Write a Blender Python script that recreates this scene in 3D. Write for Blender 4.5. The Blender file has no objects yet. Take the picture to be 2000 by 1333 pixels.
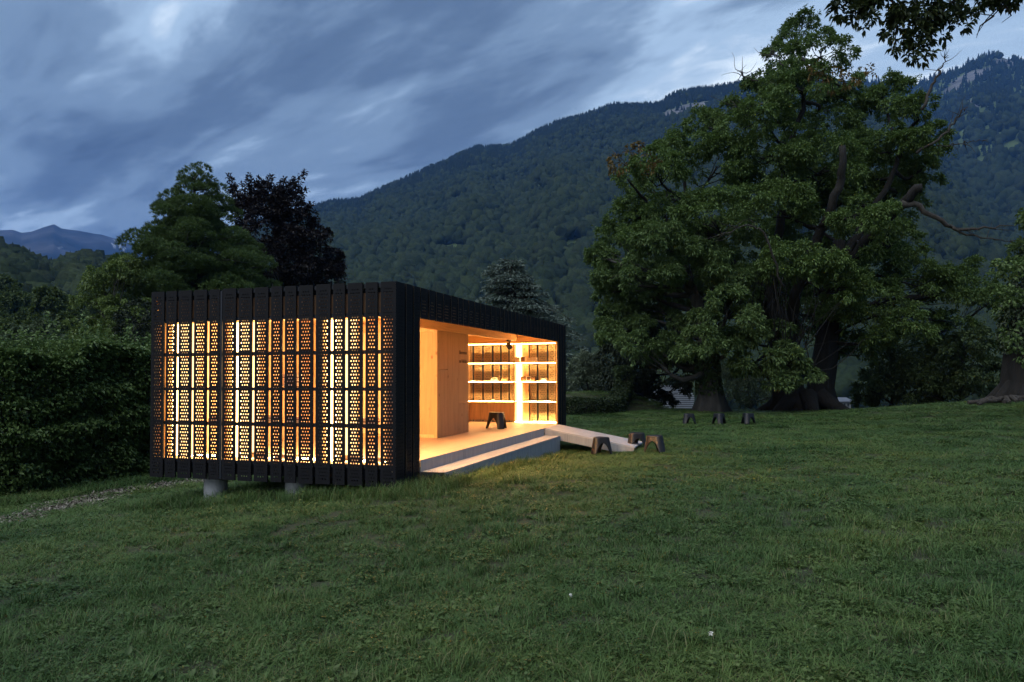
import bpy, bmesh, math, random
import numpy as np
from mathutils import Vector, Matrix, noise as mnoise
R = math.radians
PI = math.pi
sc = bpy.context.scene
COL = sc.collection
rng = np.random.default_rng(7)

# ------------------------------------------------------------------ camera
CAM = np.array([4.5277, -9.2047, 1.2033])
FPX, PITCH, ROLL, SHY, YAW = 1485.62, 0.0296, -0.0040, 23.3, -0.3055
fw = np.array([math.sin(YAW), math.cos(YAW), 0.0]); rt = np.array([math.cos(YAW), -math.sin(YAW), 0.0]); upv = np.array([0, 0, 1.0])
f2 = fw * math.cos(PITCH) + upv * math.sin(PITCH); u1 = upv * math.cos(PITCH) - fw * math.sin(PITCH)
r2 = rt * math.cos(ROLL) + u1 * math.sin(ROLL); u2 = u1 * math.cos(ROLL) - rt * math.sin(ROLL)
cam = bpy.data.cameras.new('camera'); camo = bpy.data.objects.new('camera', cam); COL.objects.link(camo)
cam.sensor_width = 36.0; cam.lens = 36.0 * FPX / 2000.0; cam.shift_y = SHY / 2000.0
cam.clip_start = 0.05; cam.clip_end = 30000
camo.matrix_world = Matrix(((r2[0], u2[0], -f2[0], CAM[0]), (r2[1], u2[1], -f2[1], CAM[1]), (r2[2], u2[2], -f2[2], CAM[2]), (0, 0, 0, 1)))
sc.camera = camo

def ray(px, py): return f2 + r2 * ((px - 1000) / FPX) - u2 * ((py - 666.5 - SHY) / FPX)
def at(px, py, d): return CAM + ray(px, py) * d
def unit(v): v = np.asarray(v, float); return v / np.linalg.norm(v)
def azel(px, py):
    r = ray(px, py); return math.atan2(r[0], r[1]), math.atan2(r[2], math.hypot(r[0], r[1]))

# ------------------------------------------------------------------ world, sun, exposure
W = bpy.data.worlds.new('World'); sc.world = W; W.use_nodes = True
nt = W.node_tree; nt.nodes.clear()
def N(t, tp, **kw):
    n = t.nodes.new(tp)
    for k, v in kw.items():
        if k.startswith('i_'): n.inputs[k[2:].replace('_', ' ')].default_value = v
        else: setattr(n, k, v)
    return n
def math_(t, op, a, b=None, clamp=False):
    n = t.nodes.new('ShaderNodeMath'); n.operation = op; n.use_clamp = clamp
    for i, x in enumerate((a, b)):
        if x is None: continue
        if isinstance(x, (int, float)): n.inputs[i].default_value = x
        else: t.links.new(x, n.inputs[i])
    return n.outputs[0]
def ramp(t, fac, stops, interp='LINEAR'):
    n = t.nodes.new('ShaderNodeValToRGB'); n.color_ramp.interpolation = interp
    e = n.color_ramp.elements
    while len(e) < len(stops): e.new(0.5)
    for el, (p, c) in zip(e, stops):
        el.position = p; el.color = (*c, 1) if len(c) == 3 else c
    if fac is not None: t.links.new(fac, n.inputs[0])
    return n.outputs[0]
def mixc(t, fac, a, b, mode='MIX'):
    n = t.nodes.new('ShaderNodeMix'); n.data_type = 'RGBA'; n.blend_type = mode
    for i, x in ((0, fac), (6, a), (7, b)):
        if isinstance(x, (int, float)): n.inputs[i].default_value = x
        elif isinstance(x, tuple): n.inputs[i].default_value = (*x, 1)
        else: t.links.new(x, n.inputs[i])
    return n.outputs[2]

def build_world():
    L = nt.links.new
    out = N(nt, 'ShaderNodeOutputWorld'); bg = N(nt, 'ShaderNodeBackground')
    L(bg.outputs[0], out.inputs[0])
    tc = N(nt, 'ShaderNodeTexCoord'); d = tc.outputs['Generated']
    sep = N(nt, 'ShaderNodeSeparateXYZ'); L(d, sep.inputs[0])
    zc = math_(nt, 'ADD', math_(nt, 'MAXIMUM', sep.outputs[2], 0.0), 0.13)
    px = math_(nt, 'DIVIDE', sep.outputs[0], zc); py = math_(nt, 'DIVIDE', sep.outputs[1], zc)
    cb = N(nt, 'ShaderNodeCombineXYZ'); L(px, cb.inputs[0]); L(py, cb.inputs[1])
    # clouds drawn out by the wind: long streaks that run away towards the valley on the left
    def wind(az, sa, sc_, ox):
        c = N(nt, 'ShaderNodeCombineXYZ')
        for i, (vx, k) in enumerate((((math.sin(az), math.cos(az), 0), sa), ((math.cos(az), -math.sin(az), 0), sc_))):
            dp = N(nt, 'ShaderNodeVectorMath', operation='DOT_PRODUCT'); L(cb.outputs[0], dp.inputs[0]); dp.inputs[1].default_value = vx
            L(math_(nt, 'ADD', math_(nt, 'MULTIPLY', dp.outputs['Value'], k), ox), c.inputs[i])
        return c.outputs[0]
    n1 = N(nt, 'ShaderNodeTexNoise', i_Scale=1.0, i_Detail=6.0, i_Roughness=0.5, i_Distortion=0.25); L(wind(R(-74), 0.42, 1.15, 2.3), n1.inputs['Vector'])
    n2 = N(nt, 'ShaderNodeTexNoise', i_Scale=1.0, i_Detail=7.0, i_Roughness=0.56, i_Distortion=0.5); L(wind(R(-58), 0.75, 2.6, 7.1), n2.inputs['Vector'])
    v = math_(nt, 'ADD', math_(nt, 'MULTIPLY', math_(nt, 'SUBTRACT', n1.outputs[0], 0.5), 2.0), math_(nt, 'MULTIPLY', math_(nt, 'SUBTRACT', n2.outputs[0], 0.5), 1.0))
    n3 = N(nt, 'ShaderNodeTexNoise', i_Scale=1.0, i_Detail=7.0, i_Roughness=0.58, i_Distortion=0.4); L(wind(R(-74), 1.5, 3.6, 4.4), n3.inputs['Vector'])
    v = math_(nt, 'ADD', v, math_(nt, 'MULTIPLY', math_(nt, 'SUBTRACT', n3.outputs[0], 0.5), 1.0))
    # the large brighter breaks and the dark bank, as broad patches of thinner / thicker cloud
    def patch(px_, py_, sharp, amp):
        dv = unit(ray(px_, py_))
        dp = N(nt, 'ShaderNodeVectorMath', operation='DOT_PRODUCT'); L(d, dp.inputs[0]); dp.inputs[1].default_value = tuple(dv)
        e = math_(nt, 'EXPONENT', math_(nt, 'MULTIPLY', math_(nt, 'SUBTRACT', dp.outputs['Value'], 1.0), sharp))
        return math_(nt, 'MULTIPLY', e, amp)
    for a in PATCHES: v = math_(nt, 'ADD', v, patch(*a))
    v = math_(nt, 'ADD', v, 0.39)
    v = math_(nt, 'MAXIMUM', math_(nt, 'MINIMUM', v, 1.0), 0.0)
    cl = ramp(nt, v, CLOUD, 'EASE')
    sky = N(nt, 'ShaderNodeTexSky'); sky.sky_type = 'NISHITA'; sky.sun_disc = False
    sky.sun_elevation = R(4); sky.sun_rotation = R(-160); sky.air_density = 1.6
    skb = mixc(nt, 1.0, sky.outputs[0], (0.07, 0.07, 0.07), 'MULTIPLY')
    full = mixc(nt, 0.90, skb, cl)
    L(full, bg.inputs[0]); bg.inputs[1].default_value = SKY_GAIN
SKY_GAIN = 1.0
CLOUD = [(0.0, (0.036, 0.060, 0.112)), (0.3, (0.071, 0.112, 0.186)), (0.55, (0.137, 0.204, 0.305)), (0.78, (0.29, 0.40, 0.54)), (1.0, (0.66, 0.75, 0.83))]
PATCHES = [(170, 125, 55, 0.40), (400, 40, 40, 0.16), (1010, 25, 50, 0.36), (1430, 80, 80, 0.24), (1900, 60, 30, 0.40), (640, 60, 90, 0.14), (1250, 20, 90, 0.12),
           (800, 240, 40, -0.24), (60, 300, 70, -0.20), (190, 400, 260, -0.14), (420, 270, 70, -0.16), (1120, 170, 100, -0.16), (20, 430, 600, 0.16), (600, 350, 200, 0.16), (20, 20, 200, -0.1)]
build_world()
sun = bpy.data.lights.new('sun', 'SUN'); sun.energy = 1.45; sun.angle = R(75); sun.color = (0.95, 0.98, 1.0)
suno = bpy.data.objects.new('sun', sun); COL.objects.link(suno)
suno.rotation_euler = Vector((-0.25, -0.5, 0.8)).to_track_quat('Z', 'Y').to_euler()
sc.view_settings.view_transform = 'Standard'; sc.view_settings.look = 'None'
sc.view_settings.exposure = 0.85; sc.view_settings.gamma = 1.0; sc.view_settings.use_curve_mapping = False
sc.render.engine = 'CYCLES'
sc.cycles.max_bounces = 7; sc.cycles.diffuse_bounces = 4; sc.cycles.glossy_bounces = 3; sc.cycles.transparent_max_bounces = 8; sc.cycles.volume_bounces = 1
sc.cycles.use_denoising = True; sc.cycles.use_adaptive_sampling = True; sc.cycles.adaptive_threshold = 0.01
sc.cycles.sample_clamp_indirect = 6.0; sc.cycles.caustics_reflective = False; sc.cycles.caustics_refractive = False

# ------------------------------------------------------------------ materials
def mat(name):
    m = bpy.data.materials.new(name); m.use_nodes = True; t = m.node_tree
    return m, t, t.nodes['Principled BSDF'], t.links.new
def plain(name, c, rough=0.7, var=0.12, scale=8.0, metal=0.0, bump=0.0, spec=0.5):
    m, t, b, L = mat(name)
    tc = N(t, 'ShaderNodeTexCoord'); n = N(t, 'ShaderNodeTexNoise', i_Scale=scale, i_Detail=5.0); L(tc.outputs['Object'], n.inputs['Vector'])
    lo = tuple(max(0, x * (1 - var)) for x in c); hi = tuple(x * (1 + var) for x in c)
    L(ramp(t, n.outputs[0], [(0.3, lo), (0.7, hi)]), b.inputs['Base Color'])
    b.inputs['Roughness'].default_value = rough; b.inputs['Metallic'].default_value = metal; b.inputs['Specular IOR Level'].default_value = spec
    if bump:
        bp = N(t, 'ShaderNodeBump', i_Strength=bump, i_Distance=0.01); L(n.outputs[0], bp.inputs['Height']); L(bp.outputs[0], b.inputs['Normal'])
    return m
def wood(name, c, axis=2, dark=0.72, knots=True, rough=0.6):
    m, t, b, L = mat(name)
    tc = N(t, 'ShaderNodeTexCoord'); oi = N(t, 'ShaderNodeObjectInfo')
    off = N(t, 'ShaderNodeVectorMath', operation='ADD'); L(tc.outputs['Object'], off.inputs[0])
    k = math_(t, 'MULTIPLY', oi.outputs['Random'], 37.0); L(k, off.inputs[1])
    s = [9.0, 9.0, 9.0]; s[axis] = 0.55
    mp = N(t, 'ShaderNodeMapping'); mp.inputs['Scale'].default_value = s; L(off.outputs[0], mp.inputs[0])
    n = N(t, 'ShaderNodeTexNoise', i_Scale=2.2, i_Detail=6.0, i_Roughness=0.65, i_Distortion=0.6); L(mp.outputs[0], n.inputs['Vector'])
    lo = tuple(x * dark for x in c); hi = tuple(min(0.9, x * 1.14) for x in c)
    col = ramp(t, n.outputs[0], [(0.28, lo), (0.5, c), (0.75, hi)])
    if knots:
        s2 = [4.2, 4.2, 4.2]; s2[axis] = 2.6
        mp2 = N(t, 'ShaderNodeMapping'); mp2.inputs['Scale'].default_value = s2; L(off.outputs[0], mp2.inputs[0])
        vo = N(t, 'ShaderNodeTexVoronoi', i_Scale=1.0, i_Randomness=1.0); L(mp2.outputs[0], vo.inputs['Vector'])
        kf = ramp(t, vo.outputs['Distance'], [(0.05, (1, 1, 1)), (0.13, (0, 0, 0))])
        col = mixc(t, math_(t, 'MULTIPLY', kf, 0.8), col, tuple(x * f for x, f in zip(c, (0.42, 0.32, 0.26))))
    L(col, b.inputs['Base Color']); b.inputs['Roughness'].default_value = rough
    return m
def leafmat(name, cols, rough=0.55, trans=0.28, patch=0.35):
    m, t, b, L = mat(name)
    g = N(t, 'ShaderNodeNewGeometry'); n = N(t, 'ShaderNodeTexNoise', i_Scale=0.55, i_Detail=3.0); L(g.outputs['Position'], n.inputs['Vector'])
    f = math_(t, 'ADD', math_(t, 'MULTIPLY', g.outputs['Random Per Island'], 1 - patch), math_(t, 'MULTIPLY', n.outputs[0], patch))
    c = ramp(t, f, [(i / (len(cols) - 1) * 0.8 + 0.1, x) for i, x in enumerate(cols)])
    L(c, b.inputs['Base Color']); b.inputs['Roughness'].default_value = rough
    b.inputs['Specular IOR Level'].default_value = 0.35
    tr = N(t, 'ShaderNodeBsdfTranslucent'); L(c, tr.inputs[0])
    mx = N(t, 'ShaderNodeMixShader'); mx.inputs[0].default_value = trans
    L(b.outputs[0], mx.inputs[1]); L(tr.outputs[0], mx.inputs[2]); L(mx.outputs[0], t.nodes['Material Output'].inputs[0])
    return m
def bark(name, c, scale=6.0):
    m, t, b, L = mat(name)
    tc = N(t, 'ShaderNodeTexCoord'); mp = N(t, 'ShaderNodeMapping'); mp.inputs['Scale'].default_value = (scale, scale, scale * 0.22); L(tc.outputs['Object'], mp.inputs[0])
    n = N(t, 'ShaderNodeTexNoise', i_Scale=1.0, i_Detail=6.0, i_Roughness=0.7); L(mp.outputs[0], n.inputs['Vector'])
    L(ramp(t, n.outputs[0], [(0.3, tuple(x * 0.4 for x in c)), (0.7, tuple(x * 1.4 for x in c))]), b.inputs['Base Color'])
    bp = N(t, 'ShaderNodeBump', i_Strength=1.0, i_Distance=0.08); L(n.outputs[0], bp.inputs['Height']); L(bp.outputs[0], b.inputs['Normal'])
    b.inputs['Roughness'].default_value = 0.9
    return m
def emit(name, c, s):
    m = bpy.data.materials.new(name); m.use_nodes = True; t = m.node_tree; t.nodes.clear()
    o = N(t, 'ShaderNodeOutputMaterial'); e = N(t, 'ShaderNodeEmission'); e.inputs[0].default_value = (*c, 1); e.inputs[1].default_value = s
    t.links.new(e.outputs[0], o.inputs[0]); return m
M = {}
M['black'] = plain('black_coated_metal', (0.0075, 0.0075, 0.0095), 0.6, 0.15, 3.0, spec=0.18)
M['black_rail'] = plain('black_rail_metal', (0.02, 0.024, 0.032), 0.4, 0.1, 3.0, 0.3)
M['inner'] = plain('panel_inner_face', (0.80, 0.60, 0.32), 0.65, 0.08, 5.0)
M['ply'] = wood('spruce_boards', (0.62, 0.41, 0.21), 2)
M['ply_lit'] = wood('spruce_boards_painted_lit', (0.78, 0.60, 0.37), 2)  # spruce painted lighter, standing in for lamp light on rear and store front
M['ply_front'] = wood('spruce_boards_painted_dim', (0.45, 0.285, 0.135), 2)  # spruce painted darker where the strong near strips would bleach it
M['ply_shade'] = wood('spruce_boards_painted_shade', (0.37, 0.235, 0.120), 2)  # spruce painted darker for the weaker light on the store's side wall
M['ply_h'] = wood('spruce_boards_long', (0.60, 0.38, 0.19), 1)
M['ply_x'] = wood('spruce_boards_cross', (0.60, 0.39, 0.20), 0)
M['floor'] = wood('floor_boards_oiled', (0.55, 0.42, 0.29), 1, 0.86, False, 0.55)
M['grey'] = wood('grey_weathered_board', (0.30, 0.325, 0.36), 2, 0.7, False, 0.75)
M['grey_top'] = wood('grey_tread_board', (0.38, 0.385, 0.40), 1, 0.74, False, 0.7)
M['grey_ramp'] = wood('grey_ramp_board', (0.40, 0.415, 0.45), 0, 0.68, False, 0.7)
M['side'] = plain('dark_step_side', (0.035, 0.037, 0.042), 0.6, 0.3, 12)
M['led'] = emit('warm_led', (1.0, 0.54, 0.19), 56.0)
M['led_near'] = emit('warm_led_near', (1.0, 0.60, 0.26), 225.0)
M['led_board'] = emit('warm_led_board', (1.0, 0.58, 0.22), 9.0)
M['led_ceiling'] = emit('warm_led_ceiling', (1.0, 0.57, 0.22), 90.0)
M['glow_soft'] = emit('lit_panel_glow', (1.0, 0.58, 0.22), 2.2)  # not a lamp: glow given to boards that stand for lit panels
M['concrete'] = plain('pale_concrete', (0.36, 0.37, 0.38), 0.85, 0.15, 9.0, 0, 0.3)
M['plastic'] = plain('black_plastic', (0.010, 0.010, 0.012), 0.42, 0.1, 3.0)
M['print'] = plain('dark_print', (0.05, 0.03, 0.018), 0.8, 0.05)
M['white'] = plain('white_card', (0.78, 0.76, 0.70), 0.7, 0.05)
M['cream'] = plain('cream_card', (0.66, 0.56, 0.40), 0.7, 0.08)
M['brown'] = plain('brown_card', (0.22, 0.12, 0.06), 0.7, 0.2)
M['darkbrown'] = plain('dark_brown_card', (0.09, 0.05, 0.03), 0.6, 0.2)

# ------------------------------------------------------------------ mesh helpers
def ploc(p):
    v = Vector((0, 0, 0))
    while p is not None: v = v + p.location; p = p.parent
    return np.array(v)
def raw_mesh(name, V, F, mats, mi=None, smooth=False):
    me = bpy.data.meshes.new(name); V = np.asarray(V, np.float32)
    if isinstance(F, np.ndarray) and F.ndim == 2:
        k = F.shape[1]; me.vertices.add(len(V)); me.vertices.foreach_set('co', V.ravel())
        me.loops.add(F.size); me.loops.foreach_set('vertex_index', F.ravel().astype(np.int32))
        me.polygons.add(len(F)); me.polygons.foreach_set('loop_start', np.arange(0, F.size, k, dtype=np.int32))
        me.update(calc_edges=True)
    else:
        me.from_pydata([tuple(v) for v in V.tolist()], [], [tuple(f) for f in F]); me.update()
    for m in (mats if isinstance(mats, (list, tuple)) else [mats]): me.materials.append(m)
    if mi is not None: me.polygons.foreach_set('material_index', np.asarray(mi, np.int32))
    if smooth: me.polygons.foreach_set('use_smooth', np.ones(len(me.polygons), bool))
    return me
def link(name, me, parent=None, loc=None):
    o = bpy.data.objects.new(name, me); COL.objects.link(o)
    if parent is not None: o.parent = parent
    if loc is not None: o.location = loc
    return o
def mk(name, V, F, mats, parent=None, origin=None, mi=None, smooth=False):
    """world-space geometry -> an object whose own origin sits at `origin` (default: its parent's)"""
    V = np.asarray(V, float); base = ploc(parent) if parent is not None else np.zeros(3)
    org = base if origin is None else np.asarray(origin, float)
    o = link(name, raw_mesh(name, V - org, F, mats, mi, smooth), parent)
    o.location = tuple(org - base)
    return o
def tag(o, label=None, cat=None, group=None, kind=None):
    if label: o['label'] = label
    if cat: o['category'] = cat
    if group: o['group'] = group
    if kind: o['kind'] = kind
    return o
def thing(name, loc, label, cat, group=None, rz=0.0):
    o = bpy.data.objects.new(name, None); COL.objects.link(o); o.location = tuple(loc); o.rotation_euler = (0, 0, rz); o.empty_display_size = 0.3
    return tag(o, label, cat, group)
class MB:
    def __init__(s): s.V = []; s.F = []; s.n = 0
    def add(s, V, F):
        V = np.asarray(V, float); s.V.append(V); s.F += [tuple(int(i) + s.n for i in f) for f in F]; s.n += len(V); return s
    def box(s, x0, x1, y0, y1, z0, z1):
        return s.add([(x0, y0, z0), (x1, y0, z0), (x1, y1, z0), (x0, y1, z0), (x0, y0, z1), (x1, y0, z1), (x1, y1, z1), (x0, y1, z1)],
                     [(0, 3, 2, 1), (4, 5, 6, 7), (0, 1, 5, 4), (1, 2, 6, 5), (2, 3, 7, 6), (3, 0, 4, 7)])
    def tube(s, pts, rad, n=7, cap=True):
        V, F = tube(pts, rad, n, cap); return s.add(V, F)
    def obj(s, name, mats, parent=None, origin=None, smooth=False): return mk(name, np.concatenate(s.V), s.F, mats, parent, origin, None, smooth)
def tube(pts, rad, n=7, cap=True):
    P = np.asarray(pts, float); rad = np.asarray(rad, float) if np.ndim(rad) else np.full(len(P), float(rad))
    T = np.gradient(P, axis=0); T /= np.linalg.norm(T, axis=1)[:, None] + 1e-9
    a = np.cross(T[0], [0.31, 0.17, 0.93]); 
    if np.linalg.norm(a) < 1e-3: a = np.cross(T[0], [1, 0, 0])
    a /= np.linalg.norm(a); V = []; an = np.arange(n) / n * 2 * PI
    for i in range(len(P)):
        a = a - T[i] * (a @ T[i]); a /= np.linalg.norm(a) + 1e-9; b = np.cross(T[i], a)
        V.append(P[i] + rad[i] * (np.cos(an)[:, None] * a + np.sin(an)[:, None] * b))
    V = np.concatenate(V); F = []
    for i in range(len(P) - 1):
        for j in range(n):
            k = (j + 1) % n; F.append((i * n + j, i * n + k, (i + 1) * n + k, (i + 1) * n + j))
    if cap: F.append(tuple(range(n - 1, -1, -1))); F.append(tuple((len(P) - 1) * n + j for j in range(n)))
    return V, F
def box(name, x0, x1, y0, y1, z0, z1, m, parent=None, own=True):
    return MB().box(x0, x1, y0, y1, z0, z1).obj(name, m, parent, ((x0 + x1) / 2, (y0 + y1) / 2, z0) if own else None)

# ------------------------------------------------------------------ ground
def _p(px, py, d): return tuple(at(px, py, d))
CTRL = [(4.5, -9.2, -.45), (0, -12, -.5), (9, -12, -.40), (4, -2, -.38), (0, .1, -.31), (.4, .76, -.285), (.4, 7.58, -.53), (1.47, 6.65, -.45), (2.6, 6.8, -.405), (2.15, 7.3, -.392),
        (-4.1, .2, -.70), (-3.14, .35, -.63), (-1.74, .35, -.50), (-4, -4, -.62), (-8, -5, -.85), (-3, -8, -.55), (-8, 0, -1.0), (-4.2, 5, -.75), (-4.2, 9.7, -.7), (-1, 9.7, -.6),
        (2.5, 16.9, -.47), (3.5, 17.1, -.46), (4.4, 17.3, -.45), (1.8, 10, -.44), (12, -3, -.10), (9, 3, -.22), (16, 6, .30), (12, 12, -.05), (8, 17, -.30), (20, -8, .35),
        _p(1000, 812, 32), _p(1230, 799, 38), _p(1400, 800, 36), _p(1550, 804, 34), _p(1700, 798, 37), _p(1850, 788, 33), _p(1960, 780, 29), _p(2080, 772, 28), _p(2250, 765, 26),
        (-12, 8, -1.3), (-12, 20, -1.8), (-20, 10, -2.2), (-15, -5, -1.2), (-10, 30, -2.2)]
for px, dz in ((-200, -3), (200, -3), (600, -3), (900, -2.6), (1230, -2.4), (1550, -2.6), (1850, -2.4), (2200, -1.5)):
    q = at(px, 740, 56); CTRL.append((q[0], q[1], dz))
    q = at(px, 740, 85); CTRL.append((q[0], q[1], dz * 2 - 3))
CTRL = np.array(CTRL); CTRL[:, 2] -= .055
def _k(d): return np.where(d > 1e-9, d ** 1.6, 0)
_D = np.linalg.norm(CTRL[:, None, :2] - CTRL[None, :, :2], axis=2)
_n = len(CTRL); _A = np.zeros((_n + 3, _n + 3)); _A[:_n, :_n] = -_k(_D) + np.eye(_n) * 0.15
_A[:_n, _n] = 1; _A[:_n, _n + 1:] = CTRL[:, :2]; _A[_n, :_n] = 1; _A[_n + 1:, :_n] = CTRL[:, :2].T
_w = np.linalg.solve(_A, np.concatenate([CTRL[:, 2], np.zeros(3)]))
def hgt(x, y):
    x = np.asarray(x, float); y = np.asarray(y, float); sh = x.shape; P = np.stack([x.ravel(), y.ravel()], 1); out = np.zeros(len(P))
    for i in range(0, len(P), 20000):
        q = P[i:i + 20000]; d = np.linalg.norm(q[:, None] - CTRL[None, :, :2], axis=2)
        out[i:i + 20000] = -_k(d) @ _w[:_n] + _w[_n] + q @ _w[_n + 1:]
    out += 0.012 * np.sin(P[:, 0] * 2.1 + np.sin(P[:, 1] * 1.3)) * np.cos(P[:, 1] * 1.7) + 0.02 * np.sin(P[:, 0] * .7 + 1) * np.sin(P[:, 1] * .6)
    q = ((P[:, 0] - MOUND[0]) / 4.4) ** 2 + ((P[:, 1] - MOUND[1]) / 3.0) ** 2; out += 1.0 * np.clip(1 - q, 0, 1) ** .9
    return out.reshape(sh)
MOUND = at(1115, 780, 35.5)
def hz(x, y): return float(hgt(np.array([x]), np.array([y]))[0])

def grid_mesh(X, Y, Z):
    n, m = X.shape; V = np.stack([X, Y, Z], -1).reshape(-1, 3); i = np.arange(n * m).reshape(n, m)
    F = np.stack([i[:-1, :-1], i[1:, :-1], i[1:, 1:], i[:-1, 1:]], -1).reshape(-1, 4)
    return V, F
def lawn_material():
    m, t, b, L = mat('lawn_soil_and_thatch')
    g = N(t, 'ShaderNodeNewGeometry')
    n = N(t, 'ShaderNodeTexNoise', i_Scale=0.45, i_Detail=4.0); L(g.outputs['Position'], n.inputs['Vector'])
    n2 = N(t, 'ShaderNodeTexNoise', i_Scale=22.0, i_Detail=6.0, i_Roughness=0.7); L(g.outputs['Position'], n2.inputs['Vector'])
    a = ramp(t, n.outputs[0], [(0.3, (0.045, 0.058, 0.022)), (0.7, (0.075, 0.078, 0.032))])
    c = mixc(t, n2.outputs[0], (0.02, 0.022, 0.010), a)
    L(c, b.inputs['Base Color']); b.inputs['Roughness'].default_value = 0.95
    bp = N(t, 'ShaderNodeBump', i_Strength=0.8, i_Distance=0.03); L(n2.outputs[0], bp.inputs['Height']); L(bp.outputs[0], b.inputs['Normal'])
    return m
M['lawn'] = lawn_material()
def axis_(lo, hi, fine_lo, fine_hi, fs, cs):
    a = list(np.arange(lo, fine_lo, cs)) + list(np.arange(fine_lo, fine_hi, fs)) + list(np.arange(fine_hi, hi + cs, cs)); return np.array(a)
gx = axis_(-70, 60, -14, 18, 0.25, 1.5); gy = axis_(-24, 95, -12, 38, 0.25, 1.5)
X, Y = np.meshgrid(gx, gy, indexing='ij')
V, F = grid_mesh(X, Y, hgt(X, Y))
tag(mk('lawn', V, F, M['lawn'], smooth=True), kind='structure')
M['valley'] = plain('valley_meadow', (0.06, 0.085, 0.035), 0.95, 0.3, 0.02)
VZ = -16.0
an = np.linspace(0, 2 * PI, 97); rr = np.array([0, 40, 120, 400, 1200, 4000, 9000.])
A_, R_ = np.meshgrid(an, rr, indexing='ij'); V, F = grid_mesh(R_ * np.cos(A_), R_ * np.sin(A_), np.full(A_.shape, VZ)); F = F[:, ::-1]
tag(mk('ground', V, F, M['valley']), kind='structure')

# ------------------------------------------------------------------ pavilion
ZT, ZB, LEN, WID = 2.4725, -0.2775, 9.71, 4.03
PAV = thing('pavilion', (-WID / 2, LEN / 2, ZB), 'black perforated panel pavilion with a lit wooden interior open at one side', 'pavilion')
def perforated(name, w, z0, z1, ncol, fl=0):
    """sheet in x 0..w, front at y=0, z0..z1, folded edges; rows of ncol and ncol-1 round holes set in quincunx"""
    TH, RP, CP, HR = 0.003, 0.0462, 0.0405, 0.0112
    V = []; F = []; MI = []; idx = {}
    def vid(x, y, z):
        k = (round(x, 5), round(y, 5), round(z, 5))
        if k not in idx: idx[k] = len(V); V.append((x, y, z))
        return idx[k]
    def quad(a, b, c, d, mi): F.append((vid(*a), vid(*b), vid(*c), vid(*d))); MI.append(mi)
    def rect(x0, x1, za, zb):
        if x1 - x0 < 1e-4 or zb - za < 1e-4: return
        quad((x0, 0, za), (x1, 0, za), (x1, 0, zb), (x0, 0, zb), 0)
        quad((x0, TH, za), (x0, TH, zb), (x1, TH, zb), (x1, TH, za), 1)
    k0 = math.ceil((z0 + 0.045 - ZB) / RP); k1 = math.floor((z1 - 0.045 - ZB) / RP)
    za = ZB + k0 * RP; rect(0, w, z0, za)
    for k in range(k0, k1):
        zr = ZB + k * RP; n = ncol if k % 2 == 0 else ncol - 1
        xs = w / 2 - n * CP / 2
        rect(0, xs, zr, zr + RP); rect(xs + n * CP, w, zr, zr + RP)
        for j in range(n):
            x0, x1, a, b = xs + j * CP, xs + (j + 1) * CP, zr, zr + RP; cx, cz = (x0 + x1) / 2, (a + b) / 2
            o = [(x1, cz), (x1, b), (cx, b), (x0, b), (x0, cz), (x0, a), (cx, a), (x1, a)]
            h = [(cx + HR * math.cos(i * PI / 4), cz + HR * math.sin(i * PI / 4)) for i in range(8)]
            for i in range(8):
                i2 = (i + 1) % 8
                quad((*o[i][:1], 0, o[i][1]), (o[i2][0], 0, o[i2][1]), (h[i2][0], 0, h[i2][1]), (h[i][0], 0, h[i][1]), 0)
                quad((o[i][0], TH, o[i][1]), (h[i][0], TH, h[i][1]), (h[i2][0], TH, h[i2][1]), (o[i2][0], TH, o[i2][1]), 1)
                quad((h[i][0], 0, h[i][1]), (h[i2][0], 0, h[i2][1]), (h[i2][0], TH, h[i2][1]), (h[i][0], TH, h[i][1]), 0)
    rect(0, w, ZB + k1 * RP, z1)
    n0 = len(V)
    for (x0, x1, a, b) in ((0, 0.003, z0, z1), (w - 0.003, w, z0, z1), (0.003, w - 0.003, z0, z0 + 0.003), (0.003, w - 0.003, z1 - 0.003, z1)):
        q = MB().box(x0, x1, TH, 0.026, a, b); s = len(V); V += [tuple(v) for v in q.V[0]]; F += [tuple(i + s for i in f) for f in q.F]; MI += [fl] * 6
    return raw_mesh(name, V, F, [M['black'], M['inner']], MI)
PM = {('w', 'f'): perforated('panel_wide_full', 0.224, ZB, ZT, 4), ('n', 'f'): perforated('panel_narrow_full', 0.180, ZB, ZT, 3),
      ('w', 's'): perforated('panel_wide_short', 0.248, 2.03, ZT, 4), ('n', 's'): perforated('panel_narrow_short', 0.205, 2.03, ZT, 3)}
PM[('w', 'e')] = perforated('panel_wide_end', 0.224, ZB, ZT, 4, 1); PM[('n', 'e')] = perforated('panel_narrow_end', 0.180, ZB, ZT, 3, 1)
PW = {('w', 'e'): .224, ('n', 'e'): .180, ('w', 'f'): .224, ('n', 'f'): .180, ('w', 's'): .248, ('n', 's'): .205}
rp = random.Random(3)
def panel(kind, full, p0, length, rz, jit=True):
    me = PM[(kind, full)]; o = link('panel', me, PAV)
    base = ploc(PAV); j = rp.uniform(-.002, .002) if jit else 0
    o.location = (p0[0] - base[0], p0[1] - base[1], 0 - base[2] + rp.uniform(-.003, .003)); o.rotation_euler = (rp.uniform(-.002, .002), 0, rz)
    o.scale = (length / PW[(kind, full)], 1, 1); return o
EDGE = [(-4.028, -3.795), (-3.757, -3.574), (-3.529, -3.303), (-3.255, -3.033), (-2.984, -2.808), (-2.756, -2.534), (-2.485, -2.263), (-2.213, -1.992),
        (-1.940, -1.763), (-1.714, -1.536), (-1.490, -1.267), (-1.219, -0.995), (-0.948, -0.768), (-0.721, -0.499), (-0.452, -0.272), (-0.226, -0.002)]
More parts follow.
